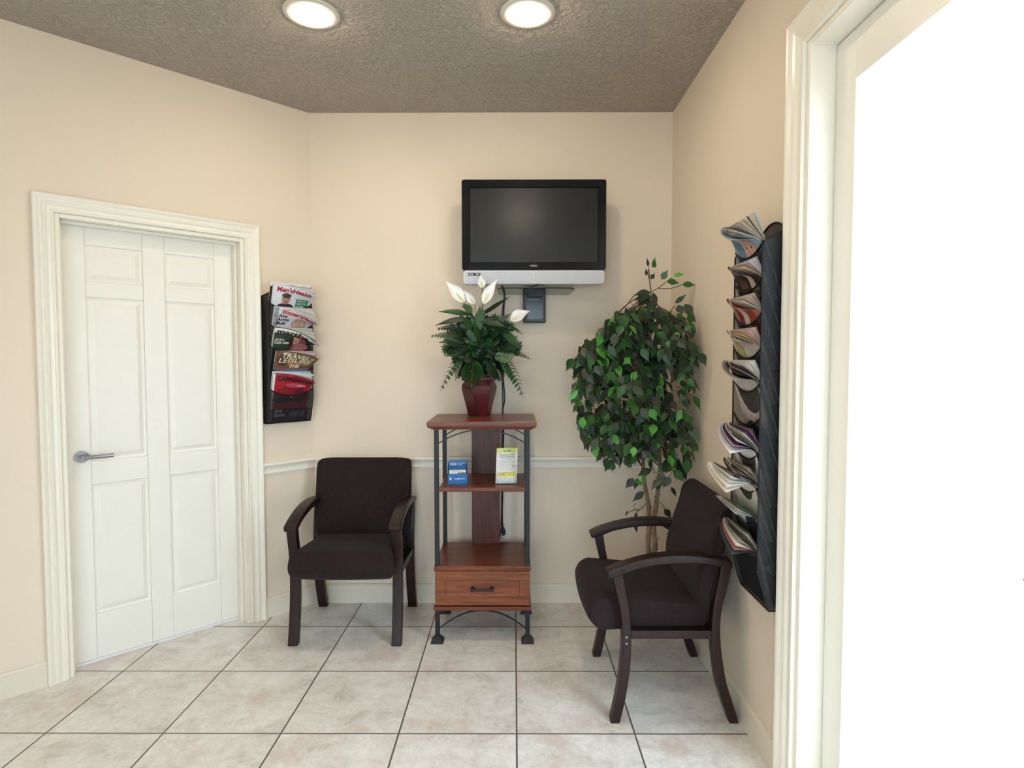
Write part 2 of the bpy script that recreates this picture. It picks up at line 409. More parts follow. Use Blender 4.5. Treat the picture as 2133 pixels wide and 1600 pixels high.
# left door: jamb lining + recessed panelled leaf
mb = MB(); DN = .085
for a in ((D0, D0+.018), (D1-.018, D1)): mb.box(a[0], a[1], -.002, .128, 0, DZ, T=LW)
mb.box(D0+.018, D1-.018, -.002, .128, DZ-.018, DZ, T=LW)
for a in ((D0+.018, D0+.030), (D1-.030, D1-.018)): mb.box(a[0], a[1], .045, DN-.001, 0, DZ-.018, T=LW)
mb.box(D0+.03, D1-.03, .045, DN-.001, DZ-.03, DZ-.018, T=LW)
struct(mb.build('trim_5', M['trim'], bevel=.002), 'white door jamb lining of the left door')
door = MB(); a0, a1 = D0+.02, D1-.02; zt = DZ-.02; dn0, dn1 = DN, DN+.036
st = .095; mid = (a0+a1)/2
rails = [(0.012, .215), (.80, .905), (1.63-.0, 1.70), (zt-.085, zt)]
for x0, x1 in ((a0, a0+st), (mid-.045, mid+.045), (a1-st, a1)): door.box(x0, x1, dn0, dn1, .012, zt, T=LW)
pan = []
for x0, x1 in ((a0+st, mid-.045), (mid+.045, a1-st)):
    for z0, z1 in rails: door.box(x0, x1, dn0, dn1, z0, z1, T=LW)
    for (z0, z1) in ((.215, .80), (.905, 1.63), (1.70, zt-.085)): pan.append((x0, x1, z0, z1))
dleaf = struct(door.build('door_1', M['door'], bevel=.003), 'white panelled door in the angled left wall')
for x0, x1, z0, z1 in pan:
    p = MB(); vs = []
    for ins, n in ((0, dn0+.010), (.012, dn0+.012), (.030, dn0+.004), (.045, dn0+.003)):
        vs += [LW(x0+ins, n, z0+ins), LW(x1-ins, n, z0+ins), LW(x1-ins, n, z1-ins), LW(x0+ins, n, z1-ins)]
    fs = [(r*4+k, r*4+(k+1) % 4, (r+1)*4+(k+1) % 4, (r+1)*4+k) for r in range(3) for k in range(4)]+[(12, 13, 14, 15)]
    p.add(vs, fs); p.box(x0, x1, dn0+.012, dn1-.004, z0, z1, T=LW); p.build('door_panel', M['door'], dleaf)
sw = MB(); sw.box(a0, a1, dn0-.004, dn0+.03, 0.001, .012, T=LW); sw.build('painted_gap_light', M['white'], dleaf)  # white strip, coloured to stand in for light leaking under the door
hd = MB(); hc = Vector(LW(a1-.06, dn0, .93)); on = Vector((r2, -r2, 0))
hd.tube([hc, hc+on*.012], .026, 20); hd.tube([hc+on*.012, hc+on*.05], .009, 12)
hd.tube([hc+on*.05+Vector((0, 0, 0)), hc+on*.055+Vector((-.05*r2*-1, .05*r2, 0)), hc+on*.05+Vector((.11*r2, .11*r2, 0))], .009, 10); hd.build('door_handle', M['screw'], dleaf)
th = MB(); th.box(D0, D1, .0, .13, -.001, .0015, T=LW)

# right glazed door
mb = MB()
for a in ((O0, O0+.02), (O1-.02, O1)): mb.box(XR-.002, XR+.118, a[0], a[1], 0, OZ)
mb.box(XR-.002, XR+.118, O0+.02, O1-.02, OZ-.02, OZ)
struct(mb.build('trim_6', M['trim'], bevel=.002), 'white jamb lining of the glazed door')
mb = MB(); dx0, dx1 = XR+.072, XR+.112; b0, b1 = O0+.023, O1-.023
for y0, y1 in ((b0, b0+.10), (b1-.10, b1)): mb.box(dx0, dx1, y0, y1, .01, OZ-.023)
mb.box(dx0, dx1, b0+.10, b1-.10, .01, .16); mb.box(dx0, dx1, b0+.10, b1-.10, OZ-.16, OZ-.023)
dr2 = struct(mb.build('door_2', M['door'], bevel=.003), 'white glazed door in the right wall')
mb = MB(); mb.box(dx0+.016, dx1-.016, b0+.095, b1-.095, .155, OZ-.155); mb.build('glass_pane', M['glass'], dr2)
mb = MB(); hz = .98; yy = b0+.05
mb.tube([(dx0, yy, hz), (dx0-.012, yy, hz)], .025, 20); mb.tube([(dx0-.012, yy, hz), (dx0-.045, yy, hz)], .009, 10); mb.tube([(dx0-.045, yy-.005, hz), (dx0-.047, yy+.11, hz)], .009, 10)
mb.build('door_handle', M['screw'], dr2)

# ------------------------------------------------------------------ ceiling lights
def ceiling_light(x, y, label, grp=None):
    t = thing('ceiling_light', label, 'light', (x, y, H), 0, grp)
    mb = MB(); mb.lathe([(.106, 0), (.106, -.002), (.102, -.005), (.090, -.0075), (.072, -.0085), (.061, -.0085), (.060, -.004), (.060, 0)], 48)
    mb.build('trim_ring', M['ring'], t)
    mb = MB(); mb.lathe([(.060, -.004), (.060, -.013), (.056, -.017), (.040, -.0195), (.020, -.021), (1e-6, -.0215)], 40)
    mb.build('lens', M['lens'], t)
    return t
ceiling_light(-.776, 2.33, 'round recessed ceiling light on the left, nearer the angled left wall')
ceiling_light(.054, 2.33, 'round recessed ceiling light above and in front of the television')
ceiling_light(-.776, .62, 'unseen round ceiling light on the left, added for frontal fill', 'unseen ceiling lights added for fill')  # unseen lamp added to light the room from the front
ceiling_light(.054, .62, 'unseen round ceiling light on the right, added for frontal fill', 'unseen ceiling lights added for fill')  # unseen lamp, added for front fill and the glow on the screen

# ------------------------------------------------------------------ armchairs
def interp(pts, n):
    """Catmull-Rom resample of a 2-D polyline"""
    out = []; P = [pts[0]]+list(pts)+[pts[-1]]
    for i in range(1, len(P)-2):
        for k in range(n):
            t = k/n; a, b, c_, d = P[i-1], P[i], P[i+1], P[i+2]
            out.append(tuple(.5*((2*b[j])+(-a[j]+c_[j])*t+(2*a[j]-5*b[j]+4*c_[j]-d[j])*t*t+(-a[j]+3*b[j]-3*c_[j]+d[j])*t**3) for j in range(len(b))))
    out.append(tuple(pts[-1])); return out
FLf = [(.232, 0), (.216, .075), (.203, .15), (.194, .23), (.190, .3), (.191, .37), (.200, .44), (.214, .50), (.226, .552)]
FLr = [(.197, 0), (.180, .075), (.167, .15), (.158, .23), (.156, .3), (.158, .37), (.166, .44), (.178, .50), (.188, .565)]
RLr = [(-.247, 0), (-.220, .085), (-.198, .155), (-.183, .235), (-.175, .3), (-.172, .372), (-.178, .437), (-.192, .496), (-.204, .548), (-.210, .60)]
RLf = [(-.212, 0), (-.182, .085), (-.162, .155), (-.150, .235), (-.143, .3), (-.141, .372), (-.145, .437), (-.154, .496), (-.165, .548), (-.172, .60)]
ATt = [(.249, .572), (.211, .591), (.147, .612), (.084, .627), (.02, .635), (-.044, .637), (-.108, .633), (-.172, .624), (-.214, .613)]
ATb = [(.240, .548), (.198, .560), (.147, .581), (.083, .595), (.02, .603), (-.044, .605), (-.108, .602), (-.172, .594), (-.214, .585)]
def make_chair(label, loc, rz):
    t = thing('armchair', label, 'chair', loc, rz)
    for sx in (-1, 1):
        xo, xi = sx*.269, sx*.222
        F0 = lambda p, x=xo: (x, p[0], p[1]); F1 = lambda p, x=xi: (x, p[0], p[1])
        mb = MB(); mb.ribbon(interp(FLf, 3), interp(FLr, 3), F0, F1); mb.build('front_leg', M['espresso'], t, bevel=.004)
        mb = MB(); mb.ribbon(interp(RLr, 3), interp(RLf, 3), F0, F1); mb.build('rear_leg', M['espresso'], t, bevel=.004)
        mb = MB(); mb.ribbon(interp(ATt, 3), interp(ATb, 3), lambda p, x=sx*.274: (x, p[0], p[1]), lambda p, x=sx*.214: (x, p[0], p[1]))
        mb.build('armrest', M['espresso'], t, bevel=.006)
        mb = MB(); mb.box(min(xo, xi)+.006, max(xo, xi)-.006, -.146, .158, .318, .350); mb.build('side_rail', M['espresso'], t, bevel=.003)
        for z in (.329, .305):
            mb = MB(); mb.tube([(sx*.267, .175, z), (sx*.2715, .175, z)], .0045, 12); mb.build('screw', M['screw'], t)
    mb = MB(); mb.box(-.221, .221, -.168, .16, .334, .350); mb.build('seat_pan', M['plastic'], t)
    mb = MB(); mb.box(-.222, .222, -.165, -.145, .30, .333); mb.build('rear_rail', M['espresso'], t, bevel=.003)
    # seat: closed side profile (forward, up), bowed front edge
    prof = [(-.13, .345), (.10, .335), (.235, .331), (.268, .338), (.292, .355), (.311, .382), (.314, .408), (.300, .437), (.274, .456), (.235, .463), (.10, .452), (-.03, .440), (-.13, .432), (-.145, .42), (-.145, .36)]
    prof = interp(prof+[prof[0]], 2)[:-1]
    nx = 16; mb = MB(); vs = []; n = len(prof); cen = (.08, .395)
    xs = []
    for i in range(nx+1):
        a = -1+2*i/nx; xs.append(a)
    hw = .219
    rings = [(-hw, .95), (-hw+.005, .985), (-hw+.018, 1.0)]+[(-hw+.018+(2*hw-.036)*k/12, 1.0) for k in range(1, 12)]+[(hw-.018, 1.0), (hw-.005, .985), (hw, .95)]
    for x, sc in rings:
        bow = .012*(1-(x/hw)**2)
        for p in prof:
            y = cen[0]+(p[0]-cen[0])*sc+(bow if p[0] > .2 else 0)
            zc = cen[1]+(p[1]-cen[1])*(1-(1-sc)*1.6)
            crown = .008*(1-(x/hw)**2) if p[1] > .43 else 0
            vs.append((x*(1.07 if p[0] > .24 else 1), y, zc+crown))
    K = len(rings)
    fs = [(i*n+k, (i+1)*n+k, (i+1)*n+(k+1) % n, i*n+(k+1) % n) for i in range(K-1) for k in range(n)]
    mb.add(vs, fs, None, True); mb.add(vs[:n], [tuple(range(n))], None, True); mb.add(vs[-n:], [tuple(range(n-1, -1, -1))], None, True)
    mb.build('seat', M['fabric'], t, sub=1)
    # backrest cushion
    front = [(-.140, .350), (-.118, .40), (-.098, .470), (-.098, .54), (-.118, .62), (-.150, .71), (-.182, .79), (-.198, .822)]
    back = [(-.162, .350), (-.146, .40), (-.143, .470), (-.158, .54), (-.186, .62), (-.212, .71), (-.224, .79), (-.226, .815)]
    front = interp(front, 3); back = interp(back, 3); hwb = .248
    loop = front+[(-.213, .829)]+back[::-1]; n = len(loop); vs = []
    hw = .252
    def rad(z): return .0
    for x, ins in [(-1, .016), (-.985, .006), (-.95, 0)]+[(-.95+1.9*k/10, 0) for k in range(1, 10)]+[(.95, 0), (.985, .006), (1, .016)]:
        for j, p in enumerate(loop):
            y, z = p; wz = hw if z > .6 else hw-.0*(.6-z)
            if z < .45: wz = .222+(hw-.222)*max(0, (z-.40)/.05)
            edge = abs(x)
            # rounded top corners
            dz = 0
            if z > .76: dz = -(max(0, edge-.88)/.12)**2*.016*(z-.76)/.06
            cen_y = -.165
            yy = y+(cen_y-y)*(ins/.03) + (.008*(1-edge**2) if j < len(front) else 0)
            vs.append((x*wz, yy, z+dz-ins*(.6 if z > .8 else 0)+ins*(.6 if z < .44 else 0)))
    K = 15
    fs = [(i*n+k, i*n+(k+1) % n, (i+1)*n+(k+1) % n, (i+1)*n+k) for i in range(K-1) for k in range(n)]
    mb = MB(); mb.add(vs, fs, None, True); mb.add(vs[:n], [tuple(range(n-1, -1, -1))], None, True); mb.add(vs[-n:], [tuple(range(n))], None, True)
    mb.build('backrest', M['fabric'], t, sub=1)
    return t
# local +y is the chair's front
make_chair('dark brown fabric armchair on the left, facing forward below the chair rail', (-.803, 2.969, 0), PI)
make_chair('dark brown fabric armchair against the right wall, seen from its side', (.590, 2.417, 0), PI/2)

# ------------------------------------------------------------------ display stand
t = thing('display_stand', 'tall cherry wood stand with black metal posts, shelves and one drawer', 'stand', (-.152, 2.96, 0))
def sx(x): return x+.152
yf, yb = -.185, .185
mb = MB()
def slab(mb, x0, x1, y0, y1, steps):
    """stacked moulding profile: steps = (inset, z)"""
    vs = []
    for i, z in steps: vs += [(x0+i, y0+i, z), (x1-i, y0+i, z), (x1-i, y1, z), (x0+i, y1, z)]
    fs = [(r*4+k, r*4+(k+1) % 4, (r+1)*4+(k+1) % 4, (r+1)*4+k) for r in range(len(steps)-1) for k in range(4)]+[(3, 2, 1, 0), tuple(len(vs)-4+k for k in range(4))]
    mb.add(vs, fs)
slab(mb, -.258, .258, -.200, .19, [(.020, 1.024), (.018, 1.030), (.010, 1.032), (.004, 1.036), (.002, 1.040), (.002, 1.043), (0, 1.045), (0, 1.060), (.003, 1.0635)])
mb.build('top_board', M['cherry'], t)
mb = MB(); slab(mb, -.206, .206, -.178, .18, [(.004, .727), (0, .730), (0, .743), (.004, .7465)]); mb.build('shelf', M['cherry'], t)
mb = MB(); slab(mb, -.231, .231, -.188, .19, [(.003, .350), (0, .353), (0, .366), (.003, .3705)]); mb.build('shelf', M['cherry'], t)
mb = MB(); slab(mb, -.233, .233, -.188, .19, [(.003, .157), (0, .160), (0, .172), (.003, .1755)]); mb.build('bottom_board', M['cherry'], t)
mb = MB(); mb.box(-.224, -.206, -.165, .185, .1755, .350); mb.box(.206, .224, -.165, .185, .1755, .350); mb.box(-.206, .206, .170, .185, .1755, .350)
mb.build('drawer_case', M['cherryv'], t)
fx0, fx1, fz0, fz1 = -.226, .226, .180, .3465; y0 = -.182
mb = MB(); vs = []
for ins, y in ((0, y0+.016), (0, y0+.002), (.002, y0), (.048, y0), (.051, y0+.005), (.054, y0+.006)):
    vs += [(fx0+ins, y, fz0+ins*.9), (fx1-ins, y, fz0+ins*.9), (fx1-ins, y, fz1-ins*.9), (fx0+ins, y, fz1-ins*.9)]
fs = [(r*4+k, r*4+(k+1) % 4, (r+1)*4+(k+1) % 4, (r+1)*4+k) for r in range(5) for k in range(4)]+[(20, 21, 22, 23), (3, 2, 1, 0)]
mb.add(vs, fs); drw = mb.build('drawer', M['cherryd'], t)
mb = MB(); hz = .262
for s_ in (-1, 1): mb.lathe([(.011, 0), (.011, .006), (.006, .010), (.006, .020)], 14); 
mb = MB()
for s_ in (-1, 1): mb.tube([(s_*.046, y0+.006, hz), (s_*.046, y0-.004, hz)], .010, 14); mb.tube([(s_*.046, y0-.004, hz), (s_*.046, y0-.016, hz)], .006, 10)
mb.tube([(-.054, y0-.018, hz), (-.05, y0-.018, hz), (-.044, y0-.018, hz), (-.03, y0-.020, hz), (.03, y0-.020, hz), (.044, y0-.018, hz), (.05, y0-.018, hz), (.054, y0-.018, hz)], [.006, .0085, .0075, .0055, .0055, .0075, .0085, .006], 12)
mb.build('handle', M['iron'], drw)
for px, py in ((-.216, -.170), (.216, -.170), (-.216, .160), (.216, .160)):
    mb = MB(); mb.box(px-.0105, px+.0105, py-.0105, py+.0105, .024, .1575); mb.box(px-.0105, px+.0105, py-.0105, py+.0105, .3700, 1.0245)
    post = mb.build('post', M['iron'], t, bevel=.0015)
    mb = MB(); vs = []
    for hwid, z in ((.030, 0), (.030, .005), (.016, .025), (.012, .028)): vs += [(px-hwid, py-hwid, z), (px+hwid, py-hwid, z), (px+hwid, py+hwid, z), (px-hwid, py+hwid, z)]
    fs = [(r*4+k, r*4+(k+1) % 4, (r+1)*4+(k+1) % 4, (r+1)*4+k) for r in range(3) for k in range(4)]+[(3, 2, 1, 0), (12, 13, 14, 15)]
    mb.add(vs, fs); mb.build('foot', M['iron'], post, bevel=.001)
for yy, zs in ((-.170, (.955, 1.022)), (-.170, (.062, .152)), (.160, (.062, .152)), (.160, (.955, 1.022))):
    mb = MB(); pts = [(-.21+.42*k/20, yy, zs[0]+(zs[1]-zs[0])*(1-((k-10)/10)**2)) for k in range(21)]
    mb.ribbon([(p[0], p[2]+.003) for p in pts], [(p[0], p[2]-.003) for p in pts], lambda q, y=yy: (q[0], y-.004, q[1]), lambda q, y=yy: (q[0], y+.004, q[1]))
    mb.build('arch_brace', M['iron'], t)
mb = MB(); mb.box(-.073, .076, .166, .184, .3703, .7272); mb.box(-.073, .076, .166, .184, .7463, 1.0245); mb.build('back_panel', M['cherryv'], t, bevel=.001)

# blue card box on the shelf
SZ = .7465
t = thing('card_box', 'blue cardboard card dispenser with white lettering, left on the middle shelf', 'card holder', (-.279, 2.895, SZ), math.radians(6))
mb = MB()
hw = .048
mb.add([(-hw, -.035, 0), (hw, -.035, 0), (hw, -.035, .050), (-hw, -.035, .050), (-hw, -.032, .050), (hw, -.032, .050), (hw, -.032, .003), (-hw, -.032, .003)], [(0, 1, 2, 3), (3, 2, 5, 4), (4, 5, 6, 7)])
for s_ in (-1, 1):
    x = s_*hw; x2 = s_*(hw-.002)
    P = [(-.035, 0), (-.035, .050), (-.028, .056), (.012, .092), (.03, .098), (.035, .098), (.035, 0)]
    mb.prism(P, lambda p, x=x: (x, p[0], p[1]), lambda p, x=x2: (x, p[0], p[1]))
mb.box(-hw+.002, hw-.002, .030, .034, 0, .096); mb.box(-hw+.002, hw-.002, -.032, .034, 0, .003)
mb.add([(-.046, .026, .062), (.046, .026, .062), (.040, .030, .108), (-.040, .030, .108), (-.040, .033, .108), (.040, .033, .108)], [(0, 1, 2, 3), (3, 2, 5, 4)])
mb.box(-.040, .040, .0285, .034, .088, .107)
mb.build('box_body', M['blue'], t)
mb = MB()  # sloped header panel
HF = lambda u, v: (u, .004+v*.50, .052+v*.86)
mb.grid(lambda a, b: HF((a-.5)*.088*(1-.1*b), b*.058), 1, 1, M['blue']); mb.build('header_panel', M['blue'], t)
mb = MB(); FF = lambda u, v: (u, -.0356, v); HT = lambda u, v: (u, .004+v*.50-.0012, .052+v*.86+.0008)
put_text(mb, 'FREE', -.038, .036, .0165, M['white'], HT, .02); put_text(mb, 'Prescription', .001, .0435, .0080, M['white'], HT, .01); put_text(mb, 'Savings', .001, .0355, .0080, M['white'], HT, .01)
put_text(mb, 'singlecare', -.016, .024, .013, M['white'], FF, .005)
mb.add([FF(-.034+.0075*math.cos(a), .028+.0085*math.sin(a)) for a in [k*PI/2 for k in range(4)]]+[FF(-.034+.0038*math.cos(a), .028+.0042*math.sin(a)) for a in [k*PI/2 for k in range(4)]], [(k, (k+1) % 4, 4+(k+1) % 4, 4+k) for k in range(4)], M['white'])
for k in range(4): mb.add([(hw+.0006, -.022, .010+k*.009), (hw+.0006, .006, .016+k*.009), (hw+.0006, .006, .019+k*.009), (hw+.0006, -.022, .013+k*.009)], [(0, 1, 2, 3)], M['lime'])
mb.build('lettering', None, t)
mb = MB()
mb.box(-.041, .041, -.022, .010, .004, .066, M['paper']); 
CF = lambda u, v: (u, -.0226, v)
mb.add([CF(*p) for p in ((-.041, .0505), (.000, .0505), (.000, .057), (-.041, .057))], [(0, 1, 2, 3)], M['white'])
mb.add([CF(*p) for p in ((.001, .0505), (.039, .0505), (.039, .055), (.001, .055))], [(0, 1, 2, 3)], M['black'])
put_text(mb, 'Prescription Savings Card', -.020, .059, .0042, M['grey'], CF)
put_text(mb, 'Member ID', .003, .0512, .0035, M['white'], CF)
mb.build('cards', None, t)

# leaflet holder on the shelf
t = thing('leaflet_holder', 'tall white and yellow leaflet with clear card pocket, right on the middle shelf', 'leaflet', (-.040, 2.885, SZ), math.radians(5))
th_ = math.radians(10)
def LF(u, v, o=0): return (u+v*.05, -.01+v*math.sin(th_)-o*math.cos(th_), .0015+v*math.cos(th_)+o*math.sin(th_))
LH = .172; LWd = .052
mb = MB(); vs = [LF(-LWd, 0), LF(LWd, 0), LF(LWd, LH), LF(-LWd, LH), LF(-LWd, 0, -.003), LF(LWd, 0, -.003), LF(LWd, LH, -.003), LF(-LWd, LH, -.003)]
mb.add(vs, [(0, 1, 2, 3), (7, 6, 5, 4), (0, 3, 7, 4), (1, 5, 6, 2), (3, 2, 6, 7), (0, 4, 5, 1)]); mb.build('leaflet', M['paper'], t)
mb = MB(); F = lambda u, v: LF(u, v, .0006)
def q(mb, x0, x1, y0, y1, m, F=F): mb.add([F(x0, y0), F(x1, y0), F(x1, y1), F(x0, y1)], [(0, 1, 2, 3)], m)
q(mb, -LWd, LWd, LH-.024, LH, M['lime']); F2 = lambda u, v: LF(u, v, .0012)
mb.build('header_band', None, t)
mb = MB()
put_text(mb, 'GoodRx', 0, LH-.017, .011, M['grey'], F2, .02, align='c')
put_text(mb, 'Stop paying too much', 0, LH-.036, .0085, M['black'], F2, .008, align='c', width=.074)
put_text(mb, 'for your prescriptions!', 0, LH-.046, .0085, M['black'], F2, .008, align='c', width=.074)
put_text(mb, 'Use this FREE card to', 0, LH-.058, .0055, M['grey'], F2, align='c')
put_text(mb, 'save up to 80% on most prescriptions', 0, LH-.066, .0048, M['grey'], F2, align='c')
put_text(mb, 'at virtually every pharmacy in the U.S.', 0, LH-.074, .0048, M['grey'], F2, align='c')
put_text(mb, 'Save even more with the free mobile app', 0, LH-.084, .0046, M['grey'], F2, align='c')
put_text(mb, 'Look up prices on your computer or phone', -.012, LH-.093, .0046, M['grey'], F2, align='c', width=.062)
q(mb, .026, .031, LH-.0935, LH-.0875, M['grey'], F2); q(mb, .040, .045, LH-.0935, LH-.0875, M['grey'], F2)
put_text(mb, 'or visit the website to learn more', 0, LH-.104, .0046, M['grey'], F2, align='c')
mb.build('lettering', None, t)
mb = MB()
def CFc(u, v, o=0): return (u+v*.04, -.022+v*.12-o, .004+v)
vs = [CFc(-.041, 0), CFc(.041, 0), CFc(.041, .050), CFc(-.041, .050), CFc(-.041, 0, -.008), CFc(.041, 0, -.008), CFc(.041, .050, -.008), CFc(-.041, .050, -.008)]
mb.add(vs, [(0, 1, 2, 3), (7, 6, 5, 4), (0, 3, 7, 4), (1, 5, 6, 2), (3, 2, 6, 7), (0, 4, 5, 1)], M['paper'])
G = lambda u, v: CFc(u, v, .0006); q(mb, -.041, .041, .034, .050, M['yellow'], G)
G2 = lambda u, v: CFc(u, v, .001)
put_text(mb, 'GoodRx', -.036, .040, .0085, M['black'], G2, .02); put_text(mb, 'Discount Card', .008, .041, .005, M['black'], G2)
for a, b, s in ((-.034, .026, 'BIN'), (-.034, .018, 'PCN'), (-.016, .026, '015995'), (-.016, .018, 'GDC'), (.010, .020, 'Member ID')): put_text(mb, s, a, b, .0055, M['grey'], G2)
put_text(mb, 'This is not insurance', 0, .006, .0045, M['grey'], G2, align='c')
mb.build('cards', None, t)
mb = MB()
for a in ((-.048, -.046), (.046, .048)): mb.box(a[0], a[1], -.030, .004, 0, .034)
mb.box(-.046, .046, -.030, -.028, 0, .020); mb.box(-.046, .046, -.028, .004, 0, .0015); mb.build('card_pocket', M['clear'], t)

# ------------------------------------------------------------------ leaves
def leafm(mb, base, d, up, L, W, droop=.25, m=None, fold=.25, n=5, shape=None):
    d = Vector(d).normalized(); up = Vector(up); side = d.cross(up)
    if side.length < 1e-3: side = d.cross(Vector((1, 0, 0)))
    side.normalize(); nrm = side.cross(d).normalized(); base = Vector(base)
    shape = shape or [0, .62, 1, .92, .55, 0]
    n = len(shape)-1; mids = []; l = []; r = []; dr = d.copy(); p = base.copy()
    for i in range(n+1):
        k = i/n; mids.append(p.copy())
        w = W*.5*shape[i]; l.append(p+side*w+nrm*w*fold); r.append(p-side*w+nrm*w*fold)
        dr = (dr+Vector((0, 0, -1))*droop/n).normalized(); p = p+dr*L/n
    vs = mids+l+r; N1 = n+1; fs = []
    for i in range(n):
        if i == 0: fs += [(0, 1, N1+1), (0, 2*N1+1, 1)]
        elif i == n-1: fs += [(i, i+1, N1+i), (i, 2*N1+i, i+1)]
        else: fs += [(i, i+1, N1+i+1, N1+i), (i, 2*N1+i, 2*N1+i+1, i+1)]
    mb.add(vs, fs, m, True)
def rv(a, b): return random.uniform(a, b)

# ------------------------------------------------------------------ flower arrangement
VX, VY, VZ = -.180, 3.06, 1.0635
t = thing('flower_arrangement', 'artificial white lilies and ferns in a dark red vase on the display stand', 'plant', (VX, VY, VZ))
mb = MB(); prof = [(.053, 0), (.056, .004), (.064, .045), (.078, .100), (.086, .135), (.087, .152), (.082, .166), (.074, .174), (.075, .178), (.086, .184), (.088, .200), (.084, .206), (.076, .206), (.070, .190), (.0, .188)]
prof = [(r*1.06, z) for r, z in prof]
mb.lathe(prof, 6, smooth=False, phase=math.radians(12)); vz = mb.build('vase', M['vase'], t, bevel=.003)
mb = MB(); mb.lathe([(.078, .19), (.074, .214), (.05, .226), (.02, .232), (1e-6, .233)], 18)
for k in range(60):
    a = rv(0, 2*PI); r = rv(.03, .08); p = Vector((r*math.cos(a), r*math.sin(a), .215)); mb.tube([p, p+Vector((rv(-.02, .02), rv(-.02, .02), rv(.0, .02))), p+Vector((rv(-.03, .03), rv(-.03, .03), rv(-.012, .01)))], .0012, 4)
mb.build('moss', M['moss'], t)
fol = MB(); stems = MB()
LANCE = [0, .5, .9, 1, .85, .5, 0]
def px(x, y, dy=0):   # photo-measured direction -> local point on the plant's own plane
    Y_ = VY+dy; return Vector(((x-1070.5)/1233*Y_-VX, dy, 1.36-(y-748)/1233*Y_-VZ))
random.seed(21)
def broad(b, tip, W, m, droop=.5):
    b = Vector(b); tp = Vector(tip); d = tp-b; leafm(fol, b, d+Vector((0, 0, droop*.35*d.length)), (0, -.3, 1), d.length*1.04, W, droop, m, .2, shape=LANCE)
org = Vector((0, 0, .23))
def frond(b, tip, W, m, droop=.8, n=13):
    """pinnate fern frond with toothed leaflets"""
    b = Vector(b); tp = Vector(tip); pts = []
    L = (tp-b).length
    for k in range(n+1):
        u = k/n; p = b.lerp(tp, u)+Vector((0, 0, 1))*(droop*L*.9*u*(1-u)); pts.append(p)
    stems.tube(pts, [.0016]*n+[.0006], 5)
    for k in range(1, n):
        tg = (pts[k+1]-pts[k-1]).normalized(); sd = tg.cross(Vector((0, -.6, 1))).normalized()
        wl = W*1.3*max(math.sin(PI*(k/n)**.6), .22)**.8+.006
        for s_ in (-1, 1):
            leafm(fol, pts[k], sd*s_+tg*.55, (0, -.4, 1), wl, wl*.52, .25, m, .15, shape=[0, .9, 1, .7, 0])
    leafm(fol, pts[-2], pts[-1]-pts[-2], (0, 0, 1), .025, .008, 0, m)
# silhouettes of named leaves (photo tips)
broad(px(985, 660, -.03), px(916, 646, -.08), .030, M['p2'], .3)
broad(px(985, 665, -.02), px(1060, 622, .02), .022, M['p1'], .1)
broad(px(990, 668, -.05), px(962, 637, -.05), .034, M['p2'], .2)
broad(px(1010, 670, -.06), px(1092, 685, -.03), .040, M['p2'], .6)
broad(px(1030, 680, -.06), px(1089, 722, -.05), .042, M['p1'], .7)
broad(px(1000, 672, -.07), px(1052, 672, -.10), .040, M['p2'], .5)
frond(px(990, 690, -.05), px(910, 687, -.1), .034, M['p1'], .3)
frond(px(990, 700, -.05), px(896, 702, -.05), .036, M['p3'], .15)
frond(px(985, 720, -.07), px(932, 731, -.12), .040, M['p1'], .2)
frond(px(985, 730, -.08), px(916, 818, -.12), .034, M['p2'], .75)
frond(px(1040, 740, -.08), px(1090, 830, -.10), .036, M['p2'], .55)
frond(px(1030, 725, -.06), px(1105, 750, -.06), .030, M['p3'], .35)
frond(px(985, 750, -.10), px(982, 806, -.15), .052, M['p2'], .35)
frond(px(1020, 750, -.08), px(1045, 795, -.12), .044, M['p1'], .35)
frond(px(970, 750, -.06), px(950, 790, -.10), .036, M['p1'], .4)
BW = [0, .45, .82, 1, .92, .62, .28, 0]
def bleaf(b, tp, W, m, droop, up):
    d = tp-b; leafm(fol, b, d+Vector((0, 0, droop*.3*d.length)), up, d.length*1.03, W, droop, m, .18, shape=BW)
def lobed(b, tp, W, m, droop, up):
    # deeply cut leaf: midrib with broad finger lobes
    n = 7; d = tp-b; L = d.length; up = Vector(up); pts = [b.lerp(tp, k/n)+Vector((0, 0, droop*L*.6*(k/n)*(1-k/n))) for k in range(n+1)]
    for k in range(1, n):
        tg = (pts[k+1]-pts[k-1]).normalized(); sd = tg.cross(up).normalized(); wl = W*(.55+.6*math.sin(PI*k/n))
        for s_ in (-1, 1): leafm(fol, pts[k]-tg*.006, sd*s_+tg*.9, up, wl, wl*.40, .3, m, .1, shape=[.5, .9, 1, .75, 0])
    leafm(fol, pts[-3], pts[-1]-pts[-3], up, (pts[-1]-pts[-3]).length*1.1, W*.5, .1, m, .1, shape=[.5, 1, .8, .4, 0])
for k in range(16):
    a = rv(PI, 2*PI); b = Vector((rv(-.03, .03), rv(-.05, -.01), rv(.235, .30))); tp = b+Vector((math.cos(a)*rv(.05, .09), rv(-.09, -.03), rv(-.03, .08)))
    (lobed if k % 2 else bleaf)(b, tp, rv(.034, .046), M['p1'], .5, (rv(-.4, .4), -1, .5))
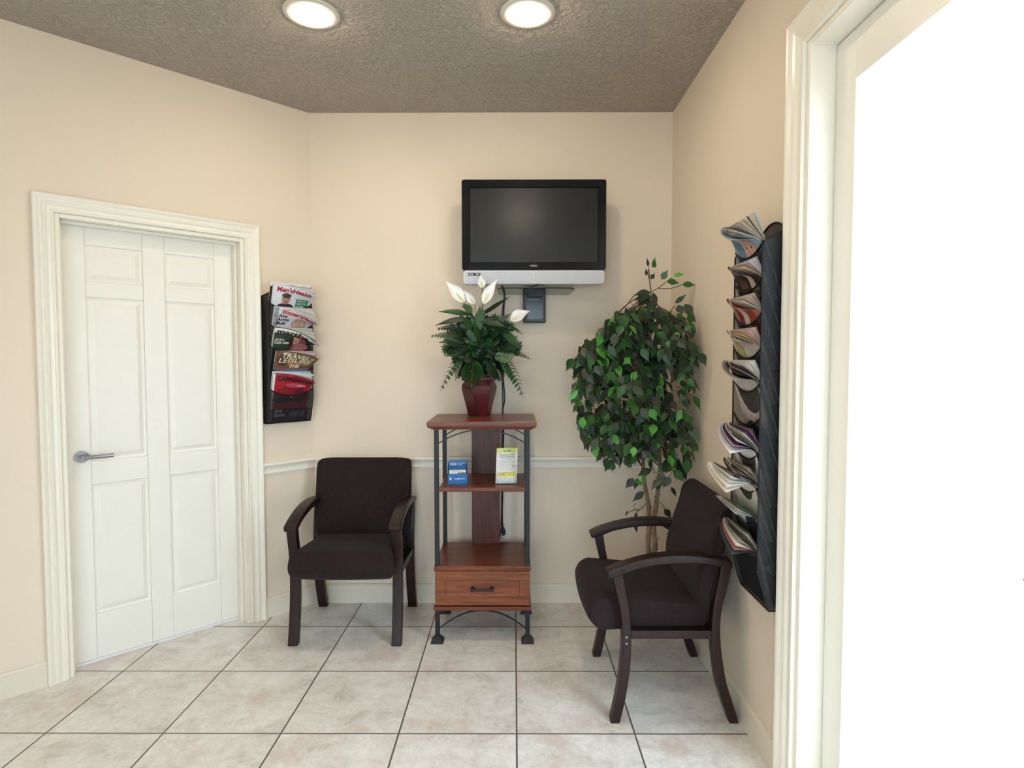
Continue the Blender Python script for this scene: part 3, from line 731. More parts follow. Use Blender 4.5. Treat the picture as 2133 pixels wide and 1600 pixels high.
for k in range(120):
    a = rv(0, 2*PI); rr = math.sqrt(rv(.0, 1)); dep = rv(-.16, .08)
    tp = px(1003+90*rr*math.cos(a), 716-66*rr*math.sin(a), dep)
    b = px(1003+34*rr*math.cos(a), 728-30*rr*math.sin(a), dep*.45)
    if math.sin(a) < -.3 and abs(math.cos(a)) < .5 and rr > .8 and dep < -.05: continue
    L = (tp-b).length
    if L < .07: tp = b+Vector((rv(-1, 1), rv(-1.0, -.3), rv(-.3, 1))).normalized()*rv(.07, .10)
    up = (rv(-.5, .5), -1 if dep < .06 else 1, rv(.1, .9)); mm = random.choices([M['p1'], M['p2'], M['p3']], [45, 50, 5])[0]
    if k % 3: lobed(b, tp, rv(.030, .046), mm, rv(.1, .6), up)
    else: bleaf(b, tp, rv(.034, .048), mm, rv(.2, .7), up)
for q0, q1, w, m_, dr, up in [
    ((985, 660, -.05), (914, 645, -.10), .040, 'p2', .35, (0, -1, .8)), ((985, 668, -.06), (905, 672, -.12), .036, 'p1', .4, (0, -1, .5)),
    ((1000, 662, -.04), (1060, 621, .0), .030, 'p1', .0, (0, -1, 1)), ((985, 655, -.09), (965, 634, -.09), .040, 'p2', .1, (.3, -1, .3)),
    ((1010, 668, -.09), (1093, 686, -.06), .046, 'p2', .7, (0, -1, .8)), ((1030, 682, -.10), (1090, 725, -.10), .052, 'p2', .8, (.2, -1, .5)),
    ((1000, 672, -.12), (1055, 676, -.14), .050, 'p1', .6, (0, -1, .7)), ((1000, 690, -.12), (1000, 640, -.10), .050, 'p2', 0, (0, -1, .2)),
    ((1020, 690, -.12), (1062, 655, -.08), .046, 'p4', .1, (0, -1, .5))]:
    bleaf(px(*q0), px(*q1), w, M['p1'] if m_ == 'p4' else M[m_], dr, up)
for k in range(10):
    a = rv(0, 2*PI); p = org+Vector((.02*math.cos(a), .02*math.sin(a), -.02)); stems.tube([p, p+Vector((math.cos(a)*.03, math.sin(a)*.03, .15))], .002, 5)
fol.build('foliage', None, t); stems.build('stems', M['twig'], t)
def lily(base, tip, W, face, label=None, cup=.5, twist=.2):
    """spathe: cupped white bract with pointed tip"""
    b = Vector(base); tp = Vector(tip); d = (tp-b); L = d.length; d.normalize()
    f = Vector(face).normalized(); side = d.cross(f).normalized(); f = side.cross(d)
    mb = MB(); shp = [.08, .55, .88, 1, .93, .72, .42, .14, 0.01]
    def fn(u, v):
        k = v*8; i = min(int(k), 7); w = shp[i]+(shp[i+1]-shp[i])*(k-i); a = (u-.5)*2
        return b+d*L*v+side*W*.5*w*math.sin(a*1.15)/.91+f*(-W*cup*w*(math.cos(a*1.15)-.4)+math.sin(v*PI)*W*twist)
    mb.grid(fn, 8, 12, None, True); o = mb.build('lily_bloom', M['petal'], t)
    s = o.modifiers.new('thick', 'SOLIDIFY'); s.thickness = .0012; o.modifiers.new('s', 'SUBSURF').levels = 1
    m2 = MB(); m2.tube([b+d*.004+f*.002, b+d*L*.25+f*.002, b+d*L*.42+f*.004], [.003, .0045, .003], 8); m2.build('spadix', M['spadix'], o)
    m3 = MB(); q0 = org+Vector((rv(-.02, .02), -.01, .02)); m3.tube([q0, q0.lerp(b, .5)+Vector((0, 0, .012)), b+d*.003], .0018, 6); m3.build('stem', M['p2'], o)
lily(px(968, 632, -.05), px(928, 588, -.07), .068, (.2, -1, .35))
lily(px(990, 636, -.04), px(967, 607, -.05), .040, (-.3, -1, .1))
lily(px(1005, 603, -.03), px(1001, 576, -.03), .042, (.2, -1, .1), cup=.7)
lily(px(1006, 636, -.05), px(1036, 585, -.06), .060, (-.35, -1, .1))
lily(px(1063, 671, -.05), px(1104, 650, -.04), .078, (-.2, -.8, .6))

# ------------------------------------------------------------------ ficus
FX, FY = .640, 2.93
t = thing('ficus_tree', 'artificial ficus tree with twin trunks in the corner behind the right armchair', 'plant', (FX, FY, 0))
mb = MB(); mb.lathe([(.095, 0), (.10, .01), (.118, .17), (.124, .18), (.124, .195), (.112, .195), (.11, .175), (0, .172)], 28); mb.build('pot', M['pot'], t)
mb = MB(); mb.lathe([(.108, .168), (.06, .182), (1e-6, .186)], 24); mb.build('soil', M['soil'], t)
random.seed(5)
trs = [[(.035, 0, .17), (.033, -.01, .36), (.030, -.01, .45), (.034, -.01, .55), (.028, -.02, .63), (.008, -.03, .72), (-.004, -.03, .82), (.0, -.02, .98), (.012, -.02, 1.15), (.01, -.02, 1.32), (.0, -.02, 1.45), (-.01, -.02, 1.55)],
       [(.055, .0, .17), (.052, -.02, .34), (.062, -.02, .43), (.056, -.01, .52), (.068, -.01, .64), (.075, -.02, .72), (.082, -.02, .82), (.07, -.02, 1.0), (.05, -.02, 1.2), (.03, -.02, 1.42), (.015, -.02, 1.6), (.005, -.02, 1.68)]]
trunks = []
for k, tr in enumerate(trs):
    mb = MB(); P = interp(tr, 4); n = len(P)
    R = [(.0135-.008*i/n)*(1+.10*math.sin(i*1.7+k)) for i in range(n)]
    mb.tube(P, R, 10)
    for (i, dx) in ((9, .016), (17, -.014), (15, .012)):
        p = Vector(P[i]); mb.tube([p, p+Vector((dx, -.008, .014))], [.005, .003], 6)
    mb.build('trunk', M['bark'], t); trunks.append([Vector(p) for p in P])
env = [(648, 1300, 1425), (680, 1255, 1452), (720, 1210, 1462), (765, 1182, 1465), (800, 1195, 1462), (850, 1197, 1450), (900, 1202, 1442), (930, 1215, 1455), (960, 1245, 1450), (990, 1290, 1430), (1025, 1312, 1400)]
def envp(y):
    if y <= env[0][0]: return env[0][1:]
    for a, b in zip(env, env[1:]):
        if y <= b[0]:
            k = (y-a[0])/(b[0]-a[0]); return a[1]+(b[1]-a[1])*k, a[2]+(b[2]-a[2])*k
    return env[-1][1:]
def crown_y(p): return 748+(1.36-p.z)*1233/(p.y+FY)
fol = MB(); br = MB(); FS = [0, .60, .95, 1, .78, .42, .14, 0]
def okp(p):
    y = p.y+FY; yy = crown_y(p); xx = 1070.5+(p.x+FX)/y*1233
    if yy < 640 or yy > 1030: return False
    lo, hi = envp(yy+15); return lo+4 <= xx <= hi-4 and y < YB-.04 and p.x+FX < XR-.02 and y > 2.56
def fleaf(p, dv=None, L=None, W=None, m=None):
    if dv is None:
        a = rv(0, 2*PI); dv = Vector((math.cos(a)*.65, math.sin(a)*.5-.1, rv(-1.2, -.35)))
    L = L or rv(.054, .082); m = m or random.choices([M['l1'], M['l2'], M['l3'], M['l4']], [42, 30, 8, 20])[0]
    e = p+Vector(dv).normalized()*L
    if e.x+FX > XR-.008 or e.y+FY > YB-.01: return
    a = rv(-1, 1); leafm(fol, p, dv, (a*1.3, -1, rv(-.3, 1.1)), L, W or L*rv(.46, .60), rv(.0, .4), m, rv(.1, .35), shape=FS)
nb = 0
while nb < 112:
    tr = random.choice(trunks); p0 = random.choice(tr)
    if p0.z < .80: continue
    yd = rv(655, 1010); lo, hi = envp(yd); dep = rv(-.28, .20) if nb % 4 else rv(-.33, -.2); Yd = FY+dep
    xx = rv(lo, hi) if nb % 3 else (lo+rv(0, 12) if rv(0, 1) < .55 else hi-rv(0, 14))
    e = Vector(((xx-1070.5)/1233*Yd-FX, dep, 1.36-(yd-748)/1233*Yd))
    if e.x+FX > XR-.025: continue
    if abs(e.z+.06-p0.z) > .30: continue
    top = p0.lerp(e, .55)+Vector((0, 0, (.07+rv(0, .05)) if max(p0.z, e.z) < 1.40 else .015))
    P = [p0, p0.lerp(top, .6)+Vector((0, 0, .02)), top, top.lerp(e, .6), e]
    P = [Vector(v) for v in interp([tuple(v) for v in P], 3)]
    if any(v.x+FX > XR-.02 for v in P): continue
    nb += 1; n = len(P); br.tube(P, [.0028-.0018*i/n for i in range(n)], 5)
    for i in range(3, n):
        for s_ in range(1 if i % 2 else 2):
            q_ = P[i]+Vector((rv(-.035, .035), rv(-.035, .035), rv(-.035, .015)))
            if not okp(q_): continue
            fleaf(q_); br.tube([P[i], q_], .0009, 4)
for k in range(34):
    xx = rv(1378, 1456); yy = rv(652, 735) ; dep = rv(-.24, -.12) if xx > 1425 else rv(-.22, .02)
    if yy < 652+max(0, (xx-1440))*1.2: continue
    Yd = FY+dep; q_ = Vector(((xx-1070.5)/1233*Yd-FX, dep, 1.36-(yy-748)/1233*Yd))
    if q_.x+FX < XR-.02: fleaf(q_); br.tube([q_, q_+Vector((-.03, .02, .012))], .0009, 4)
for k in range(34):
    xx = rv(1418, 1459); yy = rv(735, 925); dep = rv(-.30, -.14)
    Yd = FY+dep; q_ = Vector(((xx-1070.5)/1233*Yd-FX, dep, 1.36-(yy-748)/1233*Yd))
    if q_.x+FX < XR-.03 and (yy < 830 or xx < 1448): fleaf(q_); br.tube([q_, q_+Vector((-.04, .03, .015))], .0009, 4)
# upper sprigs
def sp(x, y, dy=0): Y_ = FY-.03+dy; return Vector(((x-1070.5)/1233*Y_-FX, -.03+dy, 1.36-(y-748)/1233*Y_))
def sprig(pts, r=.002): br.tube([tuple(v) for v in interp([tuple(p) for p in pts], 3)], r, 5)
sprig([sp(1354, 690), sp(1353, 650), sp(1354, 615), sp(1351, 585), sp(1349, 565)], .003)
sprig([sp(1353, 612), sp(1368, 604, -.03), sp(1384, 592, -.05), sp(1396, 582, -.06)]); sprig([sp(1368, 604, -.03), sp(1395, 604, -.06), sp(1418, 597, -.08)])
sprig([sp(1350, 585), sp(1347, 572), sp(1349, 560)], .0015)
sprig([sp(1370, 675), sp(1390, 662, -.03), sp(1397, 648, -.05), sp(1404, 640, -.06)]); sprig([sp(1345, 705), sp(1330, 685, -.03), sp(1327, 672, -.04), sp(1318, 671, -.05)])
def L2(x0, y0, x1, y1, dy=-.05, m='l2', k=.55):
    a, b = sp(x0, y0, dy), sp(x1, y1, dy-.01); L = (b-a).length
    leafm(fol, a, b-a, (rv(-.3, .3), -1, .4), L, L*k, 0, M[m], .2, shape=FS)
for a in [(1376, 586, 1389, 565, -.05, 'l2', .6), (1400, 578, 1424, 575, -.06, 'l3', .45), (1386, 589, 1415, 594, -.06, 'l2', .5), (1418, 596, 1448, 597, -.08, 'l2', .5),
          (1354, 585, 1362, 572, -.03, 'l1', .7), (1357, 562, 1362, 538, 0, 'l2', .35), (1361, 562, 1364, 548, 0, 'l2', .4), (1348, 560, 1345, 540, 0, 'l1', .3), (1344, 578, 1343, 562, 0, 'l1', .4),
          (1353, 612, 1316, 618, -.02, 'l1', .45), (1350, 616, 1318, 630, -.03, 'l1', .5), (1350, 618, 1324, 645, -.02, 'l1', .55), (1350, 618, 1340, 640, -.02, 'l1', .5), (1358, 612, 1366, 645, -.03, 'l1', .4),
          (1352, 625, 1348, 665, -.02, 'l1', .3), (1355, 630, 1366, 668, -.03, 'l2', .3), (1404, 635, 1429, 615, -.05, 'l1', .35), (1410, 638, 1420, 660, -.06, 'l4', .75), (1424, 636, 1442, 664, -.06, 'l4', .6),
          (1365, 664, 1381, 650, -.03, 'l1', .4), (1318, 671, 1295, 661, -.05, 'l1', .5), (1283, 680, 1256, 699, -.05, 'l1', .45), (1322, 672, 1300, 690, -.05, 'l2', .5),
          (1322, 1000, 1303, 1022, -.1, 'l4', .6), (1330, 1000, 1322, 1025, -.1, 'l4', .5), (1345, 1010, 1338, 985, -.1, 'l3', .4), (1342, 1012, 1320, 1020-15, -.1, 'l3', .4),
          (1343, 1028, 1318, 1050, -.06, 'l1', .45), (1328, 1072, 1325, 1090, -.06, 'l1', .4), (1324, 1095, 1330, 1118, -.06, 'l1', .35), (1400, 1018, 1412, 1040, -.05, 'l1', .4), (1386, 1065, 1402, 1085, -.04, 'l1', .6), (1385, 1090, 1398, 1112, -.04, 'l1', .6),
          (1310, 1068, 1303, 1082, -.06, 'l2', .3)]: L2(*a)
sprig([sp(1348, 1053, -.02), sp(1335, 1066, -.05), sp(1320, 1068, -.06), sp(1311, 1073, -.06)], .0016); sprig([sp(1335, 1066, -.05), sp(1328, 1072, -.06)], .0014); sprig([sp(1330, 1066, -.05), sp(1321, 1060, -.05), sp(1326, 1052, -.05)], .0014)
sprig([sp(1376, 1050, -.02), sp(1384, 1058, -.04), sp(1387, 1066, -.04)], .0014)
fol.build('foliage', None, t); br.build('branches', M['twig'], t)

# ------------------------------------------------------------------ television
t = thing('television', 'flat black television with silver speaker bar mounted on the back wall', 'television', (.1025, 3.07, 1.740))
TW = .369
def rrect(x0, x1, z0, z1, r, n=5):
    P = []
    for cx_, cz_, a0 in ((x1-r, z0+r, -PI/2), (x1-r, z1-r, 0), (x0+r, z1-r, PI/2), (x0+r, z0+r, PI)):
        for k in range(n+1): a = a0+PI/2*k/n; P.append((cx_+r*math.cos(a), cz_+r*math.sin(a)))
    return P
def loft(mb, rings, m=None, cap=True, smooth=False):
    n = len(rings[0][0]); vs = []
    for P, y in rings: vs += [(p[0], y, p[1]) for p in P]
    fs = [(r*n+k, r*n+(k+1) % n, (r+1)*n+(k+1) % n, (r+1)*n+k) for r in range(len(rings)-1) for k in range(n)]
    mb.add(vs, fs, m, smooth)
    if cap: mb.add(vs[:n], [tuple(range(n-1, -1, -1))], m)
    mb.add(vs[-n:], [tuple(range(n))], m)
Z0, Z1 = .072, .530
mb = MB()
O = rrect(-TW, TW, Z0, Z1, .012)
I = rrect(-.327, .327, .112, .487, .002)
rings = [(O, .03), (O, -.012), (rrect(-TW+.003, TW-.003, Z0+.003, Z1-.003, .01), -.016), (rrect(-.330, .330, .109, .490, .002), -.0165), (I, -.012), (I, -.008)]
n = len(O); vs = []
for P, y in rings: vs += [(p[0], y, p[1]) for p in P]
mb.add(vs, [(r*n+(k+1) % n, r*n+k, (r+1)*n+k, (r+1)*n+(k+1) % n) for r in range(5) for k in range(n)]); mb.build('bezel', M['bezel'], t)
mb = MB(); mb.box(-.327, .327, -.0085, 0, .112, .487); mb.build('screen', M['screen'], t)
mb = MB(); loft(mb, [(rrect(-TW+.004, TW-.004, Z0-.06, Z1-.004, .01), .0295), (rrect(-TW+.01, TW-.01, Z0-.05, Z1-.01, .02), .045), (rrect(-.29, .29, .06, .46, .03), .085)][::-1]); mb.build('back_shell', M['plastic'], t)
mb = MB(); nseg = 24
def tri(u, v):  # subtle central crease
    return 0
front = rrect(-TW+.006, TW-.006, 0, Z0-.001, .016)
loft(mb, [(front, .028), (front, -.010), (rrect(-TW+.009, TW-.009, .003, Z0-.003, .014), -.013)]); spk = mb.build('speaker_bar', M['silver'], t)
mb = MB()
for s_ in (-1, 1):
    xa, xb = (.004*s_, (TW-.014)*s_); xa, xb = min(xa, xb), max(xa, xb)
    loft(mb, [(rrect(xa, xb, .008, Z0-.008, .008), -.0125), (rrect(xa, xb, .008, Z0-.008, .008), -.0142)])
mb.build('speaker_grille', M['grille'], spk)
mb = MB(); put_text(mb, 'VIZIO', -.002, .088, .013, M['silver'], lambda u, v: (u, -.0172, v), .0, align='c', width=.040); mb.build('logo', None, t)
mb = MB(); SF = lambda u, v: (u, -.0152, v)
mb.add([SF(*p) for p in ((-.338, .043), (-.274, .043), (-.274, .057), (-.338, .057))], [(0, 1, 2, 3)], M['black']); SF2 = lambda u, v: (u, -.0156, v)
put_text(mb, 'HDMI', -.336, .047, .009, M['white'], SF2, .02, width=.026); put_text(mb, 'DTV', -.298, .047, .010, M['white'], SF2, .03, width=.019)
mb.build('sticker', None, t)
mb = MB(); mb.box(-.06, .06, .085, .178, .20, .36); mb.build('mount_plate', M['plastic'], t)

t = thing('wall_bracket', 'black wall bracket with a clear glass shelf below the television', 'bracket', (.110, 3.251, 1.54))
mb = MB(); loft(mb, [(rrect(-.060, .060, .012, .195, .004), 0), (rrect(-.060, .060, .012, .195, .004), -.045), (rrect(-.055, .055, .016, .190, .004), -.050)]); mb.build('wall_box', M['plastic'], t)
mb = MB(); loft(mb, [(rrect(-.042, .045, .03, .165, .003), -.0495), (rrect(-.042, .045, .03, .165, .003), -.054)]); mb.box(-.03, .03, -.058, -.0535, .130, .150); mb.tube([(.01, -.054, .045), (.01, -.058, .045)], .008, 14); mb.tube([(-.012, -.054, .045), (-.012, -.0575, .045)], .006, 14); mb.build('cover_plate', M['bezel'], t, bevel=.001)
SW, SD, SZ2 = .193, .31, .163
out = [(-SW, -.004)]+[(-SW+.035-.035*math.cos(a_), -SD+.07-.07*math.sin(a_)) for a_ in [PI/2*k/8 for k in range(9)]]
mid_ = [(-SW+.035+(2*SW-.07)*k/12, -SD-.012*math.sin(PI*k/12)) for k in range(1, 12)]
out = out+mid_+[(-x, y) for x, y in out[::-1]]
mb = MB(); mb.prism(out, lambda q_: (q_[0], q_[1], SZ2), lambda q_: (q_[0], q_[1], SZ2+.006)); shf = mb.build('glass_shelf', M['smoke'], t)
mb = MB(); mb.tube([(x*1.004, y-.001, SZ2+.003) for x, y in out[1:-1]], .0034, 6); mb.build('shelf_edge', M['plastic'], shf)
mb = MB(); mb.tube([(-.085, -.26, .170), (-.05, -.255, .176), (-.01, -.25, .184), (.015, -.245, .190)], [.002, .006, .006, .004], 8); mb.build('cable_bundle', M['plastic'], t)

# cables
t = thing('power_cable', 'black television cables hanging down the wall behind the display stand', 'cable', (-.065, 3.235, 1.72))
def cb(P): return [tuple(v) for v in interp(P, 5)]
mb = MB(); mb.tube(cb([(.0, -.02, .03), (.012, -.0, -.02), (.004, .0, -.1), (-.004, .0, -.3), (.003, .004, -.5), (.004, .004, -.66), (.008, .004, -.75), (.002, .004, -1.0), (-.004, .004, -1.25), (-.010, 0, -1.32), (-.03, -.02, -1.37)]), .0033, 8); mb.build('cable', M['plastic'], t)
mb = MB(); mb.tube(cb([(.004, -.02, .03), (.016, .0, -.02), (.010, .0, -.1), (.012, .0, -.3), (.006, -.004, -.45), (.014, -.002, -.58), (.002, .0, -.68), (.004, -.002, -1.0), (.0, .0, -1.25), (.006, -.002, -1.30), (.004, -.004, -1.34)]), .0033, 8); mb.build('cable', M['plastic'], t)
mb = MB(); mb.tube([(-.008, -.004, -1.31), (-.018, -.012, -1.335), (-.026, -.018, -1.36), (-.032, -.022, -1.375)], [.006, .010, .011, .008], 10); mb.tube([(.002, .0, -1.29), (.008, .0, -1.315), (.008, 0, -1.335)], [.005, .010, .009], 10); plug = mb.build('plug', M['plastic'], t)
mb = MB(); mb.tube([(-.032, -.022, -1.375), (-.036, -.025, -1.39)], .003, 8); mb.build('plug_prong', M['screw'], plug)

# ------------------------------------------------------------------ magazine racks (front = local -y)
RWD = .232; PITCH = .1165; DEP = .080
def make_rack(n, label, loc, rz):
    t = thing('magazine_rack', label, 'magazine rack', loc, rz); HT_ = lipz(n-1)+.035
    prof = [(0, 0), (-.040, .002), (-.052, .03), (-DEP, .13), (-DEP, HT_-.055), (-DEP+.010, HT_-.03), (-.03, HT_-.012), (0, HT_)]
    for x in (0, RWD):
        mb = MB(); mb.add([(x, p[0], p[1]) for p in prof], [tuple(range(len(prof)))], None, False, [(p[0], p[1]) for p in prof]); sp_ = mb.build('side_panel', M['mesh'], t)
        mb = MB(); mb.tube([(x, p[0], p[1]) for p in prof], .0030, 6, closed=True); mb.build('rim_wire', M['wire'], sp_)
    mb = MB(); mb.grid(lambda a, b: (RWD*a, -.002, b*(HT_+.042*math.sin(PI*a)) if b > .5 else b*HT_), 16, 2, None, False, lambda a, b: (RWD*a, b*HT_)); bp = mb.build('back_panel', M['mesh'], t)
    mb = MB(); mb.tube([(RWD*k/16, -.002, HT_+.042*math.sin(PI*k/16)) for k in range(17)], .0028, 6); mb.build('rim_wire', M['wire'], bp)
    mb = MB(); mb.grid(lambda a, b: (RWD*a, -.042*b, .002), 1, 1, None, False, lambda a, b: (RWD*a, .042*b)); bo = mb.build('bottom_panel', M['mesh'], t)
    mb = MB(); mb.tube([(0, -.002, .003), (RWD, -.002, .003), (RWD, -.042, .003), (0, -.042, .003)], .003, 6, closed=True); mb.build('rim_wire', M['wire'], bo)
    for k in range(n):
        zl = lipz(k); zb = max(zl-.19, .004); yb_ = -.018 if k else -.042
        def lip(a): return zl-.036*(1-abs(2*a-1)**2.2)
        mb = MB(); mb.grid(lambda a, b: (RWD*a, (yb_+(-DEP+.001-yb_)*b), zb+(lip(a)-zb)*b), 14, 6, None, True, lambda a, b: (RWD*a, (lip(a)-zb)*b)); p = mb.build('pocket', M['mesh'], t)
        mb = MB(); mb.tube([(RWD*j/16, -DEP+.001, lip(j/16)) for j in range(17)], .0030, 6); mb.build('lip_wire', M['wire'], p)
    return t
def lipz(k): return .180+.111*k
MW = .205
def magazine(rack_loc, rz, k, cover, art, label, x0=.008, hgt=.265, A0=.35, A1=1.2, off=0, T=.010, n=9, back=(60, 50, 60), inner=None, rise=0, pw=1.6, group=None, edge=(246, 242, 234), skew=0, wd=MW):
    zl = lipz(k)
    rot = Matrix.Rotation(rz, 3, 'Z'); wl = Vector(rack_loc)+rot@Vector((x0, 0, max(zl-.183, .008)))
    t = thing('magazine', label, 'magazine', wl, rz, group)
    zb = max(zl-.183, .008); yb_ = -.010; Lb = zl-zb-.01; lipL = Lb/math.cos(.29)
    BY = -.010 if k else -.022
    slope = math.atan2(DEP-.018+BY, Lb)
    def S(kk, u, v, o=0):
        p = S0(kk, u, v)
        if not o: return p
        nn = (S0(kk, u+.002, v)-p).cross(S0(kk, u, v+.002)-p).normalized()
        return p+nn*o
    def S0(kk, u, v, o=0):
        """kk 0 back .. 1 front ; u metres from spine ; v metres up the sheet"""
        vv = v+rise; ln = Lb/math.cos(slope); uu = u/wd
        oy = -off-T*kk-o
        y = BY+ (-math.sin(slope))*min(vv, ln)+oy*1.0+.004; z = math.cos(slope)*min(vv, ln)
        ex = vv-ln
        if ex > 0:
            ph = A0+A1*kk*uu**pw; La = .035; a0 = slope; e1 = min(ex, La); w_ = ph/La
            if w_ > 1e-4: y -= (math.cos(a0)-math.cos(a0+w_*e1))/w_; z += (math.sin(a0+w_*e1)-math.sin(a0))/w_
            if ex > La: y -= (ex-La)*math.sin(a0+ph); z += (ex-La)*math.cos(a0+ph)
            if o: y -= o*.4; z += o*math.sin(min(ph, 1.5))*1.0
        return Vector((u+skew*vv, y, z))
    R = random.Random(hash(label) % 1000 if False else sum(map(ord, label)))
    def sheet(mb, kk, du=0, dv=0, m=None, o=0, nv=16, nu=8): mb.grid(lambda a, b: S(kk, a*(wd-du), b*(hgt-dv), o), nu, nv, m, True)
    mb = MB(); sheet(mb, 0); mb.build('back_cover', cmat(back), t)
    mb = MB(); inner = inner or [(226, 220, 210), (206, 198, 186), (236, 232, 226), (190, 170, 160)]
    for i in range(1, n):
        g_ = (i//3)*3+1; kk = (g_+(i-g_)*.35)/n+R.uniform(-.015, .015); kk = kk*.86; c1 = cmat(edge if i % 2 else R.choice(inner), .5)
        sheet(mb, kk, R.uniform(.001, .006), R.uniform(.001, .004), c1)
    mb.build('pages', None, t)
    mb = MB(); sheet(mb, 1, nv=44, nu=24); mb.mats = []; mb.m = [0]*len(mb.m); cv = mb.build('front_cover', cmat(cover), t)
    am = MB(); tm = MB()
    for a in art:
        if a[0] == 'r':
            _, u0, u1, v0, v1, c_ = a; am.grid(lambda p, q_: S(1, u0+(u1-u0)*p, v0+(v1-v0)*q_, .0007), 16, 22, cmat(c_), True)
        elif a[0] == 'e':
            _, cu, cv_, ru, rv_, c_ = a; o_ = .0009+.0002*(art.index(a) % 6)
            am.grid(lambda p, q_: S(1, cu+ru*p*math.cos(2*PI*q_), cv_+rv_*p*math.sin(2*PI*q_), o_), 6, 28, cmat(c_), True)
        elif a[0] == 't':
            _, s, u, v, size, w_, c_, bd, sh = a; put_text(tm, s, u, v, size, cmat(c_), lambda x, y: S(1, x, y, .0024), bd, width=w_, shear=sh)
    if am.f: am.build('cover_picture', None, t)
    if tm.f: tm.build('cover_lettering', None, t)
    return t

RKZ = 1.022; p = LW(.275, -.001, RKZ); LOC_L = tuple(p); RZ_L = PI/4
make_rack(5, 'black mesh five-pocket magazine rack on the angled left wall beside the door', LOC_L, RZ_L)
LOC_R = (XR-.001, 2.096, .548); RZ_R = -PI/2
make_rack(10, 'tall black mesh ten-pocket magazine rack on the right wall', LOC_R, RZ_R)
skin = (186, 140, 118); hair = (70, 56, 48); W_ = (238, 236, 232); K_ = (24, 22, 24); R_ = (176, 28, 40)
# left rack, top to bottom
magazine(LOC_L, RZ_L, 4, (40, 20, 26), [('r', .0, MW, .245, .268, (238, 236, 230))], 'dark magazine with white top edge standing behind the others in the top left-rack pocket', hgt=.268, A0=.02, A1=.1, T=.004, n=3, off=0, rise=.030, back=(230, 226, 220))
magazine(LOC_L, RZ_L, 4, (222, 224, 230), [('e', .072, .196, .022, .030, skin), ('e', .072, .214, .023, .013, hair), ('e', .064, .202, .0025, .002, K_), ('e', .080, .202, .0025, .002, K_), ('e', .072, .190, .003, .005, (160, 112, 92)), ('e', .072, .179, .008, .0025, (120, 74, 66)), ('e', .072, .150, .045, .022, (52, 44, 50)), ('r', .125, .190, .130, .200, (38, 128, 84)),
    ('t', "Men'sHealth", .018, .233, .036, .165, R_, .03, .1), ('t', 'CHRONIC', .130, .184, .014, .05, W_, .02, 0), ('t', 'HEPATITIS C', .130, .168, .014, .056, W_, .02, 0), ('t', 'AT RISK', .130, .152, .014, .04, W_, .02, 0), ('t', 'FACTS', .130, .138, .013, .034, W_, .02, 0)],
    'white magazine with red masthead and green box, top pocket of the left rack', x0=.018, hgt=.268, A0=.05, A1=.95, off=.006, rise=.018, back=(180, 170, 170))
magazine(LOC_L, RZ_L, 3, (214, 212, 216), [('e', .135, .17, .04, .05, (206, 170, 150)), ('r', .0, .022, .12, .262, (150, 150, 158)), ('t', "Women'sHealth", .035, .228, .036, .165, (206, 40, 56), .03, .15), ('t', 'Abs', .022, .210, .022, .045, K_, .03, .2), ('t', 'Arms', .018, .190, .024, .060, K_, .03, .2), ('t', 'Butt', .014, .170, .024, .050, K_, .03, .2), ('t', '23', .012, .135, .03, .03, R_, .03, .0)],
    'white magazine with red masthead and bold black words, second pocket of the left rack', x0=.022, A0=.1, A1=1.35, T=.014, n=12, rise=.022, back=(200, 190, 170))
magazine(LOC_L, RZ_L, 2, (196, 190, 196), [], 'pale loose magazine leaning behind the others in the middle pocket of the left rack', x0=.018, hgt=.262, A0=.12, A1=.3, T=.004, n=4, rise=.02, back=(210, 208, 220), off=-.002)
magazine(LOC_L, RZ_L, 2, (46, 62, 46), [('r', .0, .205, .236, .262, (226, 222, 216)), ('r', .0, .09, .05, .236, (40, 60, 44)), ('e', .120, .180, .044, .055, (140, 84, 84)), ('e', .108, .200, .02, .026, (190, 140, 122)), ('e', .088, .185, .012, .040, (60, 36, 34)), ('e', .145, .14, .04, .05, (170, 104, 104)), ('t', 'martha', .008, .230, .040, .150, K_, .04, .1), ('t', 'Gather', .006, .196, .014, .05, W_, .01, 0), ('t', 'Cort Line', .004, .176, .026, .075, W_, .02, 0)],
    'green and pink magazine with black masthead, middle pocket of the left rack', x0=.020, A0=.1, A1=1.25, T=.012, n=10, off=.004, rise=.028, back=(220, 216, 210), wd=.2)
magazine(LOC_L, RZ_L, 1, (116, 84, 60), [('r', 0, MW, .13, .165, (128, 112, 116)), ('e', .10, .19, .03, .022, (170, 110, 50)), ('e', .04, .21, .03, .03, (86, 58, 44)), ('e', .16, .20, .03, .02, (150, 128, 96)), ('t', 'TRAVEL+', .030, .228, .036, .160, (232, 226, 200), .02, .25), ('t', 'LEISURE', .016, .200, .036, .165, (226, 212, 180), .02, .25), ('t', 'THE', .075, .170, .030, .055, W_, .02, .25), ('t', 'BEST OF', .04, .252, .010, .06, W_, .01, .1)],
    'brown magazine with pale two-line masthead, fourth pocket of the left rack', x0=.026, A0=.1, A1=.75, T=.010, rise=.02, back=(180, 140, 140), inner=[(226, 206, 180), (206, 180, 160), (196, 150, 150)])
magazine(LOC_L, RZ_L, 0, (206, 220, 232), [('t', 'STYLE', .14, .225, .022, .05, W_, .03, 0), ('r', .12, .205, .215, .258, (60, 84, 90))], 'pale blue edged magazine behind the red car magazine in the lowest left-rack pocket', x0=.010, hgt=.27, A0=.03, A1=.5, T=.004, n=4, rise=.004, back=(120, 160, 200))
